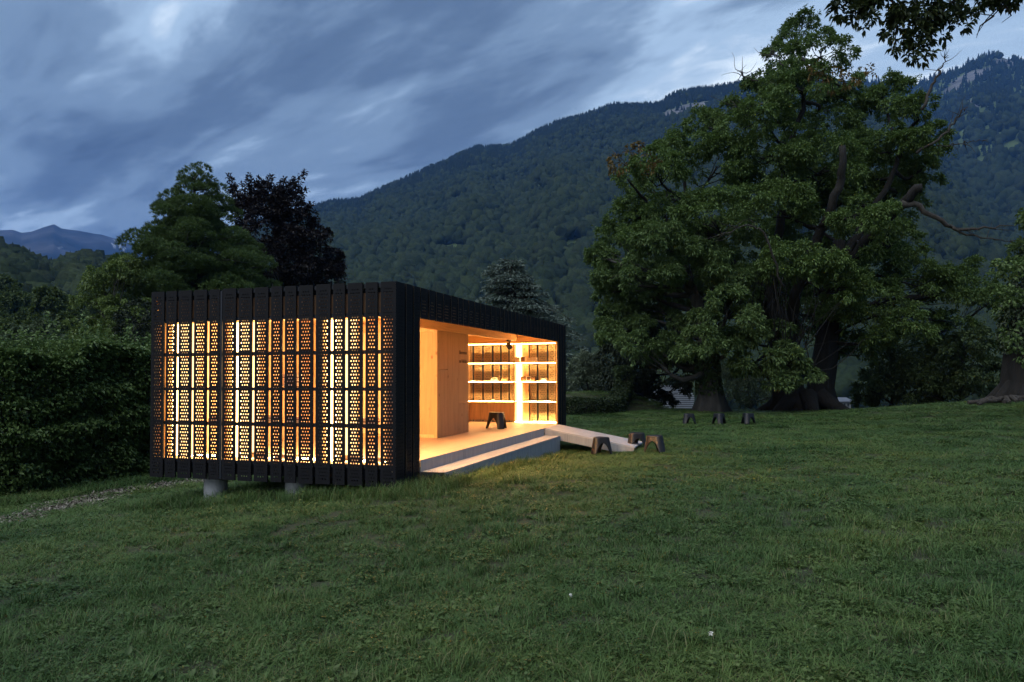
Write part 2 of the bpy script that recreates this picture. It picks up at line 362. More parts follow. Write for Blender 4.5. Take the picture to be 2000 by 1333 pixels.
for a, b in EDGE:
    k = 'n' if b - a < 0.2 else 'w'
    panel(k, 'f', (a, 0, 0), b - a, 0)                                   # near end
    panel(k, 'e', (b, LEN, 0), b - a, PI)                                # far end
FG = [0.004, .291, .539, .788, 1.081, 1.348, 1.639, 1.936, 2.244, 2.476, 2.731, 3.02, 3.311, 3.557, 3.856, 4.156, 4.396, 4.645, 4.883, 5.129, 5.375, 5.616,
      5.921, 6.231, 6.459, 6.734, 7.042, 7.293, 7.499, 7.817, 8.109, 8.411, 8.700, 8.912, 9.205, 9.455, 9.706]
for i in range(len(FG) - 1):
    a, b = FG[i] + (0.022 if i else 0), FG[i + 1] - (0.022 if i < len(FG) - 2 else 0); k = 'n' if b - a < 0.225 else 'w'
    full = 'f' if (i < 3 or i >= 33) else 's'
    panel(k, full, (0, a, 0), b - a, PI / 2)                             # open side
    panel(k, 'f', (-WID, b, 0), b - a, -PI / 2)                          # rear side
# black battens the panels are screwed to
RZ = [(2.400, 2.455), (2.0045, 2.062), (1.502, 1.556), (1.003, 1.048), (0.500, 0.552), (-0.045, 0.006)]
for a, b in RZ:
    box('rail', -WID + .03, -.03, .028, .060, a, b, M['black_rail'], PAV)
    box('rail', -WID + .03, -.03, LEN - .060, LEN - .028, a, b, M['black_rail'], PAV)
    box('rail', -WID + .028, -WID + .060, .07, LEN - .07, a, b, M['black_rail'], PAV)
    if a > 2: box('rail', -.060, -.028, .07, LEN - .07, a + (.035 if a < 2.3 else 0), b + (.035 if a < 2.3 else 0), M['black_rail'], PAV)
for (x, y, r) in ((-2.783, .014, .016), (-1.215, .085, .052), (-.03, .03, .022), (-WID + .03, .03, .022), (-.03, LEN - .03, .022), (-WID + .03, LEN - .03, .022)):
    box('post', x - r, x + r, y - .012, y + (.012 if r > .03 else r), ZB + .01, ZT - .03, M['black_rail'], PAV)
box('lower_beam', -WID + .1, -.1, .065, .12, -.20, -.048, M['black'], PAV); box('lower_beam', -WID + .1, -.1, LEN - .12, LEN - .065, -.20, -.048, M['black'], PAV)
for x in (-WID + .3, -.35): box('lower_beam', x - .06, x + .06, .13, LEN - .13, -.22, -.105, M['black'], PAV)
# floor slab, ceiling, roof
fl = [(-WID + .07, -3.0), (-3.0, -2.0), (-2.0, -1.27), (-1.27, -.64), (-.64, -.002)]
for i, (a, b) in enumerate(fl):
    for y0, y1 in ((.066, 2.45), (2.45, 4.9), (4.9, 7.35), (7.35, LEN - .065)):
        ya = max(y0, .80) if i == 4 else y0; yb = min(y1, 8.90) if i == 4 else y1
        box('floor_board', a + .0015, b - .0015, ya + .0015, yb - .0015, -.10, 0.0, M['floor'], PAV)
box('floor_board', -.64, -.065, .066, .797, -.10, 0, M['floor'], PAV); box('floor_board', -.64, -.065, 8.903, LEN - .065, -.10, 0, M['floor'], PAV)
for y0, y1 in ((.125, 2.45), (2.45, 4.9), (4.9, 7.35), (7.35, LEN - .125)):
    box('ceiling_board', -WID + .13, -1.312, y0 + .0015, y1 - .0015, 2.25, 2.28, M['ply_h'], PAV)
    box('ceiling_board', -1.228, -.066, y0 + .0015, y1 - .0015, 2.25, 2.28, M['ply_h'], PAV)
rf = box('roof', -WID + .062, -.062, .062, LEN - .062, 2.345, 2.398, M['black'], PAV)
box('beam', -1.31, -1.23, .125, LEN - .265, 2.087, 2.34, M['ply_h'], PAV)
# timber headers behind the top band of panels
box('header', -WID + .065, -.07, .070, .120, 2.065, 2.335, M['brown'], PAV); box('header', -WID + .13, -.07, LEN - .262, LEN - .07, 2.050, 2.335, M['ply_x'], PAV)  # near header coloured darker to pass for unlit timber
box('header', -.10, -.064, .13, LEN - .27, 2.10, 2.335, M['ply_h'], PAV)
box('light_stop_strip', -WID + .13, -.10, .063, .128, 2.040, 2.0485, M['black'], PAV)  # unseen strip added to block shelf light leaking into the top band
for a, b in ((.95, 3.55), (3.6, 6.2), (6.25, 8.85)): box('strip_light', -.335, -.30, a, b, 2.2365, 2.2495, M['led_ceiling'], PAV); box('light_shield', -.352, -.340, a - .02, b + .02, 2.115, 2.2495, M['ply_h'], PAV)  # shield plates: unseen, added to keep strip light off the store's side wall
# rear wall boards
for k in range(8):
    y0 = .40 + k * (LEN - .8) / 8; y1 = y0 + (LEN - .8) / 8
    box('wall_board', -WID + .07, -WID + .10, y0 + .0015, y1 - .0015, .001, 2.249, M['ply_lit'], PAV)
box('backing', -.0278, -.0267, .03, .779, -.2, 2.4, M['black'], PAV); box('backing', -.0278, -.0267, 8.922, LEN - .03, -.2, 2.4, M['black'], PAV)
# jambs of the opening
box('jamb', -.12, -.03, .07, .12, .002, 2.03, M['ply'], PAV); box('jamb', -.165, -.032, LEN - .272, LEN - .235, .002, 2.048, M['ply'], PAV)
# store room in the middle: its own boards
sr = thing('store_room', (-2.6, 5.2, 0), None, None); sr.parent = PAV; sr.location = tuple(np.array((-2.6, 5.2, 0)) - ploc(PAV))
def srb(x0, x1, y0, y1, z0, z1, m='ply'): return box('wall_board', x0, x1, y0, y1, z0, z1, M[m], sr)
xs = [-WID + .105, -3.1, -2.25, -1.345]
for a, b in zip(xs[:-1], xs[1:]): srb(a + .002, b - .002, 4.38, 4.42, .07, 2.06, 'ply_front' if b > -2 else 'ply_lit')
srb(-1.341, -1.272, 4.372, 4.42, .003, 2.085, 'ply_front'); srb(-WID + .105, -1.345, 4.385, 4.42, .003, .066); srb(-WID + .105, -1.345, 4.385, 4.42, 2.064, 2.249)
for a, b, z0, z1 in ((4.423, 4.90, .003, 1.325), (4.423, 4.90, 1.332, 2.085), (4.904, 5.49, .003, 2.085), (5.494, 6.06, .003, .62), (5.494, 6.06, .625, 2.085)): srb(-1.31, -1.268, a, b, z0, z1, 'ply_shade')
for a, b in zip(xs[:-1], xs[1:]): srb(a + .002, b - .002, 6.02, 6.06, .003, 2.249)
srb(-1.345, -1.312, 6.02, 6.06, .003, 2.085)
def text(body, size, loc, rot, m, parent, name):
    c = bpy.data.curves.new(name, 'FONT'); c.body = body; c.size = size; c.extrude = 0.001; c.align_x = 'LEFT'; c.offset = 0.0015
    o = bpy.data.objects.new(name, c); COL.objects.link(o); dg = bpy.context.evaluated_depsgraph_get()
    me = bpy.data.meshes.new_from_object(o.evaluated_get(dg)); bpy.data.objects.remove(o); me.materials.clear(); me.materials.append(m)
    q = link(name, me, parent); b = ploc(parent); q.location = tuple(np.array(loc) - b); q.rotation_euler = rot; return q
text('Bienvenue', .105, (-1.266, 5.53, 1.655), (PI / 2, 0, PI / 2), M['print'], sr, 'lettering')
text('au FabLab', .105, (-1.266, 5.53, 1.475), (PI / 2, 0, PI / 2), M['print'], sr, 'lettering')

# shelving along both short ends, with strip lights
SHZ = [2.035, 1.540, 1.024, 0.520]
def shelving(y_front, y_back, far):
    u = bpy.data.objects.new('shelving', None); COL.objects.link(u); u.parent = PAV
    u.location = tuple(np.array((-2.0, (y_front + y_back) / 2, 0)) - ploc(PAV))
    ya, yb = min(y_front, y_back), max(y_front, y_back); sgn = -1 if far else 1
    posts = [(-3.93, -3.89), (-2.62, -2.58), (-1.322, -1.284), (-.20, -.125)] if far else [(-3.985, -3.87), (-2.81, -2.77), (-1.235, -1.195), (-.20, -.125)]
    for a, b in posts: box('post', a, b, ya, yb, .002, 2.02, M['ply'], u)
    for (a0, a), (b, b1) in zip(posts[:-1], posts[1:]):
        for i, z in enumerate(SHZ):
            box('shelf', a + .002, b - .002, ya + .004, yb - .004, z - .016, z + .010, M['ply_x'], u)
            if far:
                zl = (z - .026, z - .018) if i < 2 else (z + .012, z + .019); y0, y1 = y_front - .002, y_front + .014
            else:
                zl = [(2.036, 2.045), (1.5505, 1.560), (1.026, 1.0335), (.506, .516)][i]; y0, y1 = y_front - .003, y_front + .011
            box('strip_light', a + .006, b - .006, y0, y1, zl[0], zl[1], M['led' if far else 'led_near'], u)
        y0, y1 = (y_front, y_front + .018) if far else (y_front - .018, y_front)
        if not far or a > -1.5: box('strip_light', a + .006, b - .006, y0, y1, .004, .026, M['led'], u)
        # upright glowing boards on the inside of the posts
        if far and a < -1.5:
            continue
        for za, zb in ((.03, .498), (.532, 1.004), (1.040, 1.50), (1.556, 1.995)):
            if far: box('glow_board', a + .010, a + .135, y_back - .03, y_back - .015, za, zb, M['led_board'], u)
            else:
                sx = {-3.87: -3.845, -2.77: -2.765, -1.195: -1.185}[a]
                box('glow_board', sx, sx + .15, .235, .250, za, zb, M['led_board'], u)
                box('glow_board', sx + .155, sx + .46, .235, .250, za, zb, M['glow_soft'], u)  # glowing stand-in for a white panel lit by the strips
    if far:
        box('back_board', -2.6, -1.324, y_back - .03, y_back - .012, .04, .498, M['ply'], u); box('back_board', -1.108, -.955, y_back - .045, y_back - .03, .03, 2.0, M['ply'], u)
    return u
shelving(.40, .125, False)
shelving(9.45, 9.64, True)
def pane_mat():
    m = bpy.data.materials.new('window_glass'); m.use_nodes = True; t = m.node_tree; t.nodes.clear()
    o = N(t, 'ShaderNodeOutputMaterial'); tr = N(t, 'ShaderNodeBsdfTransparent'); gl = N(t, 'ShaderNodeBsdfGlossy', i_Roughness=0.02); fr = N(t, 'ShaderNodeFresnel', i_IOR=1.45); mx = N(t, 'ShaderNodeMixShader')
    t.links.new(fr.outputs[0], mx.inputs[0]); t.links.new(tr.outputs[0], mx.inputs[1]); t.links.new(gl.outputs[0], mx.inputs[2]); t.links.new(mx.outputs[0], o.inputs[0]); return m
M['glass'] = pane_mat()
for a, b in ((-3.88, -2.63), (-2.57, -1.33), (-.95, -.21)): box('pane', a, b, LEN - .066, LEN - .062, .03, 2.0, M['glass'], PAV)
# pillars
for x, y in ((-3.142, .36), (-1.742, .36), (-3.142, 5.0), (-1.742, 5.0), (-3.142, 9.3), (-1.742, 9.3)):
    z = hz(x, y) - .15; V, F = tube([(x, y, z), (x, y, -.19)], .168, 28); mk('pillar', V, F, M['concrete'], PAV, (x, y, z))
# step and risers on the open side, running at a slight angle away from the wall
RY = [.812, 2.5, 4.2, 5.9, 7.569]
for a, b in zip(RY[:-1], RY[1:]):
    box('riser', -.03, -.002, a + .002, b - .002, -.60, -.004, M['grey'], PAV)
    box('tread', .0, .365, a + .0015, b - .0015, -.197, -.1652, M['grey_top'], PAV)
    box('step_face', .335, .362, a + .002, b - .002, -.75, -.199, M['grey'], PAV)
box('step_side', .0, .362, .785, .811, -.5, -.1665, M['side'], PAV); box('step_side', .0, .362, 7.57, 7.596, -.75, -.1665, M['grey'], PAV)
# ramp: boards laid lengthwise on two bearers
z_end = -.375
RAMP = bpy.data.objects.new('ramp', None); COL.objects.link(RAMP); RAMP.parent = PAV; RAMP.location = tuple(np.array((.9, 8.3, -.3)) - ploc(PAV))
def ramp_board(y0, y1, zt, th, name, m, x0=.003, x1=2.05):
    s = (z_end - 0) / 2.05; V = []
    for x in (x0, x1):
        for y in (y0, y1):
            for dz in (-th, 0): V.append((x, y, s * x + zt + dz))
    F = [(0, 1, 3, 2), (4, 6, 7, 5), (0, 4, 5, 1), (2, 3, 7, 6), (1, 5, 7, 3), (0, 2, 6, 4)]
    return mk(name, V, F, M[m], RAMP, (1, (y0 + y1) / 2, 0))
nb = 6
for k in range(nb):
    a = 7.602 + k * (8.98 - 7.602) / nb; b = a + (8.98 - 7.602) / nb
    ramp_board(a + .008, b - .008, -.001 + rp.uniform(-.001, .001), .03, 'plank', 'grey_ramp')
ramp_board(7.600, 7.63, -.033, .175, 'bearer', 'grey', .002, 2.03); ramp_board(8.95, 8.98, -.033, .175, 'bearer', 'grey', .002, 2.03)
# track spotlight under the beam
SP = np.array((-1.235, 8.80, 2.085)); sp = bpy.data.objects.new('spotlight', None); COL.objects.link(sp); sp.parent = PAV; sp.location = tuple(SP - ploc(PAV))
mb = MB().box(SP[0] - .02, SP[0] + .02, SP[1] - .12, SP[1] + .12, SP[2] - .035, SP[2] - .001); mb.obj('track_adapter', M['black'], sp)
MB().tube([SP + (0, .08, -.035), SP + (0, .08, -.10)], .014, 8).obj('stem', M['black'], sp)
hd = SP + (0, .02, -.15); q = unit((.5, -.8, -.35)); MB().tube([hd - q * .09, hd - q * .085, hd + q * .09, hd + q * .095], [.05, .062, .066, .06], 16).obj('lamp_head', M['black'], sp)
MB().tube([hd + q * .0951, hd + q * .097], .052, 16).obj('lens', M['side'], sp)

# ------------------------------------------------------------------ things on the shelves
def item(name, x0, x1, y0, y1, z0, z1, m, label, cat, group=None, rot=0):
    c = ((x0 + x1) / 2, (y0 + y1) / 2, z0); t = thing(name, c, label, cat, group, rot); return t
def small_box(x, z, w, h, body, front, label, deep=.10):
    t = thing('sample_box', (x, 9.53, z), label, 'box', 'sample boxes on the far shelves')
    MB().box(x - w / 2, x + w / 2, 9.53 - deep / 2, 9.53 + deep / 2, z, z + h).obj('carton', M[body], t)
    MB().box(x - w / 2 + .012, x + w / 2 - .012, 9.53 - deep / 2 - .004, 9.53 - deep / 2 - .0005, z + .012, z + h - .012).obj('front_label', M[front], t)
    return t
s1, s2, s3 = 1.551, 1.0505, .5465
small_box(-1.225, s1, .105, .125, 'white', 'cream', 'small white box with a tiny picture on the upper shelf beside the post')
small_box(-1.075, s1, .125, .135, 'white', 'brown', 'white edged box with a dark brown front on the upper shelf')
small_box(-.90, s1, .12, .105, 'cream', 'cream', 'plain cream box, middle of the upper shelf, touching another cream box')
small_box(-.765, s1, .125, .105, 'white', 'cream', 'pale box at the end of the upper shelf row with white edges')
small_box(-1.075, s2, .135, .125, 'brown', 'brown', 'plain brown box on the middle shelf left of the patterned box')
small_box(-.925, s2, .12, .125, 'white', 'darkbrown', 'patterned white and dark box between two brown boxes on the middle shelf')
small_box(-.805, s2, .105, .125, 'darkbrown', 'brown', 'darkest brown box on the middle shelf right of the patterned box')
small_box(-.53, s2, .15, .085, 'cream', 'white', 'low cream box alone at the right of the middle shelf')
def sheets(x, z, n, w, label, m='white', deep=.15):
    t = thing('paper_stack', (x, 9.545, z), label, 'paper', 'papers lying on the far shelves')
    r = random.Random(int(abs(x) * 1000))
    for k in range(n):
        c, s = math.cos(a := r.uniform(-.25, .25)), math.sin(a); P = [(-w / 2, -deep / 2), (w / 2, -deep / 2), (w / 2, deep / 2), (-w / 2, deep / 2)]
        V = [(x + c * p - s * q_, 9.545 + s * p + c * q_, z + k * .007 + dz) for dz in (0, .006) for p, q_ in P]
        mk('sheet', V, [(0, 3, 2, 1), (4, 5, 6, 7), (0, 1, 5, 4), (1, 2, 6, 5), (2, 3, 7, 6), (3, 0, 4, 7)], M[m], t, (x, 9.545, z))
sheets(-2.40, s2, 4, .26, 'thick stack of white papers on the middle shelf beside the store room')
sheets(-2.12, s2, 2, .24, 'thin spread of white papers left of the white model')
sheets(-.66, s2, 1, .13, 'single white paper between the dark box and the low cream box')
sheets(-.85, s3, 2, .22, 'white papers lying on the lowest shelf near the post')
sheets(-.50, s3, 3, .30, 'wide white paper pile on the lowest shelf towards the opening')
def dome(name, x, z, w, h, m, label, cat):
    V = []; n = 20
    prof = [(1, 0), (1.0, .12), (.82, .18), (.74, .7), (.55, .95), (.3, 1.0), (0.001, 1.0)]
    for rr_, zz in prof:
        for k in range(n):
            a = k / n * 2 * PI; V.append((x + math.cos(a) * w / 2 * rr_, 9.545 + math.sin(a) * w * .32 * rr_, z + h * zz))
    F = [(i * n + k, i * n + (k + 1) % n, (i + 1) * n + (k + 1) % n, (i + 1) * n + k) for i in range(len(prof) - 1) for k in range(n)]
    F.append(tuple(range(n - 1, -1, -1)))
    t = thing(name, (x, 9.545, z), label, cat); mk('body', V, F, M[m], t, smooth=False)
    b = MB().box(x - w * .16, x + w * .16, 9.545 - .02, 9.545 + .02, z + h * 1.0, z + h * 1.06); b.obj('top', M['cream'], t); return t
dome('architecture_model', -1.865, s2, .26, .105, 'white', 'white rounded model standing on the middle shelf left bay', 'model')
dome('clay_model', -1.60, s2, .22, .085, 'ply', 'wooden mound shaped model right of the white model', 'model')
dome('small_model', -1.90, s3, .085, .05, 'white', 'tiny white model alone on the lowest shelf of the left bay', 'model')
# near shelves, seen through the slots between the panels
for k, (x, z, w, n) in enumerate([(-2.30, .0, .28, 5), (-1.86, .0, .3, 4), (-.80, 0.0, .3, 5), (-.42, .0, .26, 4), (-2.10, .547, .26, 6), (-1.70, .547, .24, 5), (-.55, .547, .28, 5), (-1.75, 1.0505, .24, 12), (-3.0, .547, .3, 4)]):
    z += .028 if z < .1 else 0
    t = thing('book_stack', (x, .26, z), ['low', 'tidy', 'leaning', 'narrow', 'tall', 'short', 'wide', 'tallest', 'flat'][k] + ' white book stack on the near shelf seen through the ' + ['sixth', 'eighth', 'thirteenth', 'fourteenth', 'seventh', 'ninth', 'twelfth', 'tenth', 'third'][k] + ' slot', 'books', 'book stacks on the near shelves')
    for j in range(n):
        d = rp.uniform(-.012, .012); MB().box(x - w / 2 + d, x + w / 2 + d, .19, .335, z + j * .0165, z + j * .0165 + .0155).obj('book', M[['white', 'cream', 'white', 'brown'][(j + k) % 4]], t)

# ------------------------------------------------------------------ stools
def stool_mesh():
    H = .37; n = 96; m = 12; V = []; F = []
    legs = [R(90), R(210), R(330)]
    def prof(th):
        dd = min(abs((th - l + PI) % (2 * PI) - PI) for l in legs)   # 0 at a leg, pi/3 midway
        w = R(19)
        if dd <= w: return 0.0
        q = (dd - w) / (PI / 3 - w); return .245 * (1 - max(0.0, 1 - q) ** 2.4) ** .62
    def rad(th, z):
        c3 = math.cos(3 * (th - legs[0])); t = max(0.0, 1 - z / H)
        rt_ = .168 + .022 * c3; rb = .236 + .030 * c3
        return rt_ + (rb - rt_) * (t ** 1.15)
    top_r = .90
    for layer in (0, 1):
        off = .0 if layer == 0 else .017
        for i in range(n):
            th = i / n * 2 * PI; zl = prof(th)
            for j in range(m + 1):
                s = j / m
                if s <= .25:      # rounded rim
                    a = s / .25 * PI / 2; z = H - .022 * (1 - math.cos(a)); rr_ = rad(th, H - .022) - .022 * (1 - math.sin(a)); 
                else:
                    z = (H - .022) + (zl - (H - .022)) * ((s - .25) / .75); rr_ = rad(th, z)
                rr_ -= off; zz = z - (off if s <= .25 else off * max(0, 1 - (s - .25) * 4))
                V.append((rr_ * math.cos(th), rr_ * math.sin(th), zz))
    st = m + 1
    for layer in (0, 1):
        b = layer * n * st
        for i in range(n):
            i2 = (i + 1) % n
            for j in range(m):
                f = (b + i * st + j, b + i * st + j + 1, b + i2 * st + j + 1, b + i2 * st + j)
                F.append(f if layer == 0 else f[::-1])
    for i in range(n):
        i2 = (i + 1) % n; F.append((i * st + m, n * st + i * st + m, n * st + i2 * st + m, i2 * st + m))
    # seat: rings with a shallow dish
    prev = [i * st for i in range(n)]; prevu = [n * st + i * st for i in range(n)]
    for rr_, dz in ((.92, .004), (.6, -.003), (.25, -.006)):
        cur = []; curu = []
        for i in range(n):
            th = i / n * 2 * PI; r_ = (rad(th, H - .022) - .022) * rr_; V.append((r_ * math.cos(th), r_ * math.sin(th), H + dz - .001)); cur.append(len(V) - 1)
            V.append((r_ * math.cos(th), r_ * math.sin(th), H + dz - .02)); curu.append(len(V) - 1)
        for i in range(n):
            i2 = (i + 1) % n; F.append((prev[i], prev[i2], cur[i2], cur[i])); F.append((prevu[i2], prevu[i], curu[i], curu[i2]))
        prev, prevu = cur, curu
    F.append(tuple(prev)); F.append(tuple(prevu[::-1]))
    return raw_mesh('stool_shell', V, F, M['plastic'], smooth=True)
SM = stool_mesh()
def stool(x, y, z, rz, label, group):
    o = link('stool', SM); o.location = (x, y, z); o.rotation_euler = (rp.uniform(-.02, .02), rp.uniform(-.02, .02), rz); tag(o, label, 'stool', group)
def gstool(px, py, d, rz, label, group):
    r = ray(px, py); q = CAM + r * d
    for _ in range(12):     # follow the sight line down to the ground
        g = hz(q[0], q[1]); q = CAM + r * ((g - CAM[2]) / r[2])
    stool(q[0], q[1], g + .008, rz, label, group)
stool(-1.02, 7.25, .001, R(-22), 'black plastic stool standing on the floor inside the pavilion', 'black plastic stools')
gstool(1173, 888, 15.5, R(30), 'black stool on the grass closest to the wooden step', 'black plastic stools')
gstool(1243, 878, 16.5, R(24), 'black stool at the foot of the ramp, partly hidden by the stool in front', 'black plastic stools')
gstool(1281, 885, 15.7, R(-18), 'black stool on the grass in front of the one at the foot of the ramp', 'black plastic stools')
gstool(1345, 829.5, 25.4, R(25), 'distant black stool on the lawn, leftmost of the row of three', 'black plastic stools')
gstool(1405, 829.5, 25.4, R(71), 'distant black stool in the middle of the row of three', 'black plastic stools')
gstool(1461, 829.5, 25.3, R(50), 'distant black stool, rightmost of the row of three by the big trunk', 'black plastic stools')

# ------------------------------------------------------------------ mountains and their forests
def px_of(P):
    Q = np.asarray(P, float) - CAM; z = Q @ f2; z = np.where(z < 1e-3, 1e-3, z)
    return 1000 + FPX * (Q @ r2) / z, 666.5 + SHY - FPX * (Q @ u2) / z
def vnoise(x, y, seed=0):
    """cheap smooth value noise"""
    x = np.asarray(x, float); y = np.asarray(y, float); xi = np.floor(x).astype(np.int64); yi = np.floor(y).astype(np.int64)
    fx = x - xi; fy = y - yi; fx = fx * fx * (3 - 2 * fx); fy = fy * fy * (3 - 2 * fy)
    def h(a, b):
        n = (a * 374761393 + b * 668265263 + seed * 1442695) & 0x7fffffff; n = ((n ^ (n >> 13)) * 1274126177) & 0x7fffffff
        return ((n ^ (n >> 16)) & 0xffff) / 65535.0
    return (h(xi, yi) * (1 - fx) + h(xi + 1, yi) * fx) * (1 - fy) + (h(xi, yi + 1) * (1 - fx) + h(xi + 1, yi + 1) * fx) * fy
def fbm(x, y, o=4, seed=0):
    s = 0; a = .5
    for i in range(o): s = s + a * (vnoise(x * 2 ** i, y * 2 ** i, seed + i * 17) - .5); a *= .5
    return s
def terrain_mat(name, grass, rock, snow=False, scale=0.01):
    m, t, b, L = mat(name)
    g = N(t, 'ShaderNodeNewGeometry'); n = N(t, 'ShaderNodeTexNoise', i_Scale=scale, i_Detail=7.0, i_Roughness=0.65); L(g.outputs['Position'], n.inputs['Vector'])
    at_ = N(t, 'ShaderNodeAttribute', attribute_name='rock'); rk = ramp(t, n.outputs[0], [(0.35, tuple(x * .45 for x in rock)), (0.62, rock)])
    gr = ramp(t, n.outputs[0], [(0.3, tuple(x * .6 for x in grass)), (0.7, tuple(x * 1.25 for x in grass))])
    c = mixc(t, at_.outputs['Fac'], gr, rk)
    if snow:
        a2 = N(t, 'ShaderNodeAttribute', attribute_name='snow'); c = mixc(t, a2.outputs['Fac'], c, (0.34, 0.37, 0.42))
    L(c, b.inputs['Base Color']); b.inputs['Roughness'].default_value = 1.0; b.inputs['Specular IOR Level'].default_value = 0.1
    return m
class Mount:
    def __init__(s, ridge, D, foot, power=1.0, rough=0.06, seed=0, zf=VZ):
        az = np.array([azel(*p)[0] for p in ridge]); el = np.array([azel(*p)[1] for p in ridge])
        s.az, s.el, s.D, s.foot, s.pw, s.rough, s.seed, s.zf = az, el, D, foot, power, rough, seed, zf
    def dist(s, a): return s.D(a) if callable(s.D) else np.full_like(a, s.D)
    def pt(s, a, t):
        a = np.asarray(a, float); t = np.asarray(t, float); D = s.dist(a) * (1 + .03 * np.sin(a * 9 + s.seed)); e = np.interp(a, s.az, s.el)
        zr = CAM[2] + np.tan(e) * D; tt = np.clip(t, 0, 1); r = s.foot + (D - s.foot) * t
        z = s.zf + (zr - s.zf) * tt ** s.pw
        x0, y0 = r * np.sin(a), r * np.cos(a); sc_ = D * .09
        n = fbm(x0 / sc_, y0 / sc_, 5, s.seed); rid = .5 - np.abs(fbm(a * D / (sc_ * 1.1) + n, r / (sc_ * 3.2), 4, s.seed + 5)) * 2
        z = z + (n * .7 + (rid - .35) * .5) * (zr - s.zf) * s.rough * np.sin(PI * np.clip(tt * .96, 0, 1)) ** .8
        z = np.where(t > 1, z - (t - 1) * (zr - s.zf) * 1.2, z)
        return np.stack([CAM[0] + x0, CAM[1] + y0, z], -1)
    def mesh(s, name, m, na=300, nt_=90, rock=None, snow=None, tmax=1.25):
        A, T = np.meshgrid(np.linspace(s.az[0], s.az[-1], na), np.concatenate([np.linspace(0, 1, nt_), np.linspace(1, tmax, 6)[1:]]), indexing='ij')
        P = s.pt(A, T); V = P.reshape(-1, 3); _, F = grid_mesh(A, A, A); F = F[:, ::-1]
        o = mk(name, V, F, m, smooth=True); tag(o, kind='structure')
        for nm, fn in (('rock', rock), ('snow', snow)):
            if fn is not None:
                px, py = px_of(V); at_ = o.data.attributes.new(nm, 'FLOAT', 'POINT'); at_.data.foreach_set('value', fn(px, py, V).astype(np.float32))
        return o
    def points(s, n, r, tlo=0.0, thi=1.0):
        a = r.uniform(s.az[0], s.az[-1], n * 2); t = r.uniform(tlo, thi, n * 2); D = s.dist(a); w = (s.foot + (D - s.foot) * t) / D
        k = r.random(n * 2) < w; return s.pt(a[k][:n], t[k][:n]), a[k][:n], t[k][:n]
def blob(px, py, items, jag=0.0, seed=0):
    out = np.zeros(len(px))
    for (cx, cy, rx, ry, an) in items:
        c, s_ = math.cos(an), math.sin(an); x = (px - cx) * c + (py - cy) * s_; y = -(px - cx) * s_ + (py - cy) * c
        q = (x / rx) ** 2 + (y / ry) ** 2 + jag * fbm(px / 14, py / 9, 3, seed); out = np.maximum(out, np.clip((1.15 - q) * 4, 0, 1))
    return out
CLIFF = [(1345, 214, 55, 10, -.25), (1320, 226, 30, 8, -.3), (1895, 150, 42, 9, -.35), (1860, 176, 22, 8, -.5), (1960, 124, 22, 8, .1), (1900, 205, 12, 12, 0)]
MEAD = [(887, 492, 40, 13, -.04), (1122, 486, 32, 20, 0.0), (1745, 490, 12, 7, 0)]
main_m = Mount([(250, 560), (340, 500), (480, 440), (560, 425), (605, 412), (650, 399), (700, 394), (760, 366), (850, 331), (930, 294), (990, 293), (1060, 256), (1100, 241), (1200, 212), (1290, 209), (1320, 188), (1380, 177), (1450, 166),
                (1500, 162), (1560, 160), (1640, 166), (1720, 186), (1800, 250), (1900, 350), (2000, 430), (2200, 500)], 2300, 330, 1.12, .11, 3)
peak_m = Mount([(1300, 260), (1450, 205), (1600, 178), (1700, 163), (1790, 168), (1830, 152), (1860, 142), (1900, 122), (1945, 108), (1975, 118), (2000, 116), (2100, 118), (2300, 170)], 3700, 900, 1.05, .10, 9)
left_m = Mount([(-350, 410), (-100, 480), (0, 507), (60, 534), (110, 552), (150, 530), (200, 532), (260, 550), (330, 560), (450, 590), (620, 640)], 640, 170, .9, .09, 5)
blue_m = Mount([(-300, 470), (-100, 440), (0, 452), (25, 450), (42, 456), (62, 453), (85, 444), (105, 438), (120, 447), (160, 453), (200, 461), (250, 478), (300, 503), (380, 520), (500, 560)], 6200, 2300, 1.0, .26, 21, -30)
M['slope'] = terrain_mat('mountain_meadow_and_rock', (0.085, 0.120, 0.048), (0.19, 0.19, 0.20), False, 0.012)
M['alp'] = terrain_mat('alpine_slope', (0.010, 0.013, 0.016), (0.085, 0.080, 0.082), True, 0.006)
for mo, nm in ((main_m, 'mountain'), (peak_m, 'mountain'), (left_m, 'hill')): mo.mesh(nm, M['slope'], rock=lambda px, py, V: blob(px, py, CLIFF, 1.3))
blue_m.mesh('mountain', M['alp'], 260, 110, rock=lambda px, py, V: np.clip(.5 + 2.2 * fbm(V[:, 0] / 420, V[:, 1] / 420, 4, 4) + (500 - py) / 160, 0, 1),
            snow=lambda px, py, V: blob(px, py, [(221, 478, 6, 1.0, .45), (232, 476, 16, .9, .62), (240, 486, 13, .8, .7), (118, 484, 5, 1, -.3)], .9))

def icos(sub):
    bm = bmesh.new(); bmesh.ops.create_icosphere(bm, subdivisions=sub, radius=1.0); V = np.array([v.co[:] for v in bm.verts]); F = np.array([[v.index for v in f.verts] for f in bm.faces]); bm.free(); return V, F
def far_tree_mat(name, cols):
    m, t, b, L = mat(name); oi = N(t, 'ShaderNodeObjectInfo'); g = N(t, 'ShaderNodeNewGeometry')
    n = N(t, 'ShaderNodeTexNoise', i_Scale=0.7, i_Detail=3.0); L(g.outputs['Position'], n.inputs['Vector'])
    c = ramp(t, oi.outputs['Random'], [(i / (len(cols) - 1), x) for i, x in enumerate(cols)])
    c = mixc(t, 1.0, c, ramp(t, n.outputs[0], [(0.3, (.55, .55, .55)), (0.7, (1.2, 1.2, 1.2))]), 'MULTIPLY')
    L(c, b.inputs['Base Color']); b.inputs['Roughness'].default_value = 1.0; b.inputs['Specular IOR Level'].default_value = 0.1; return m
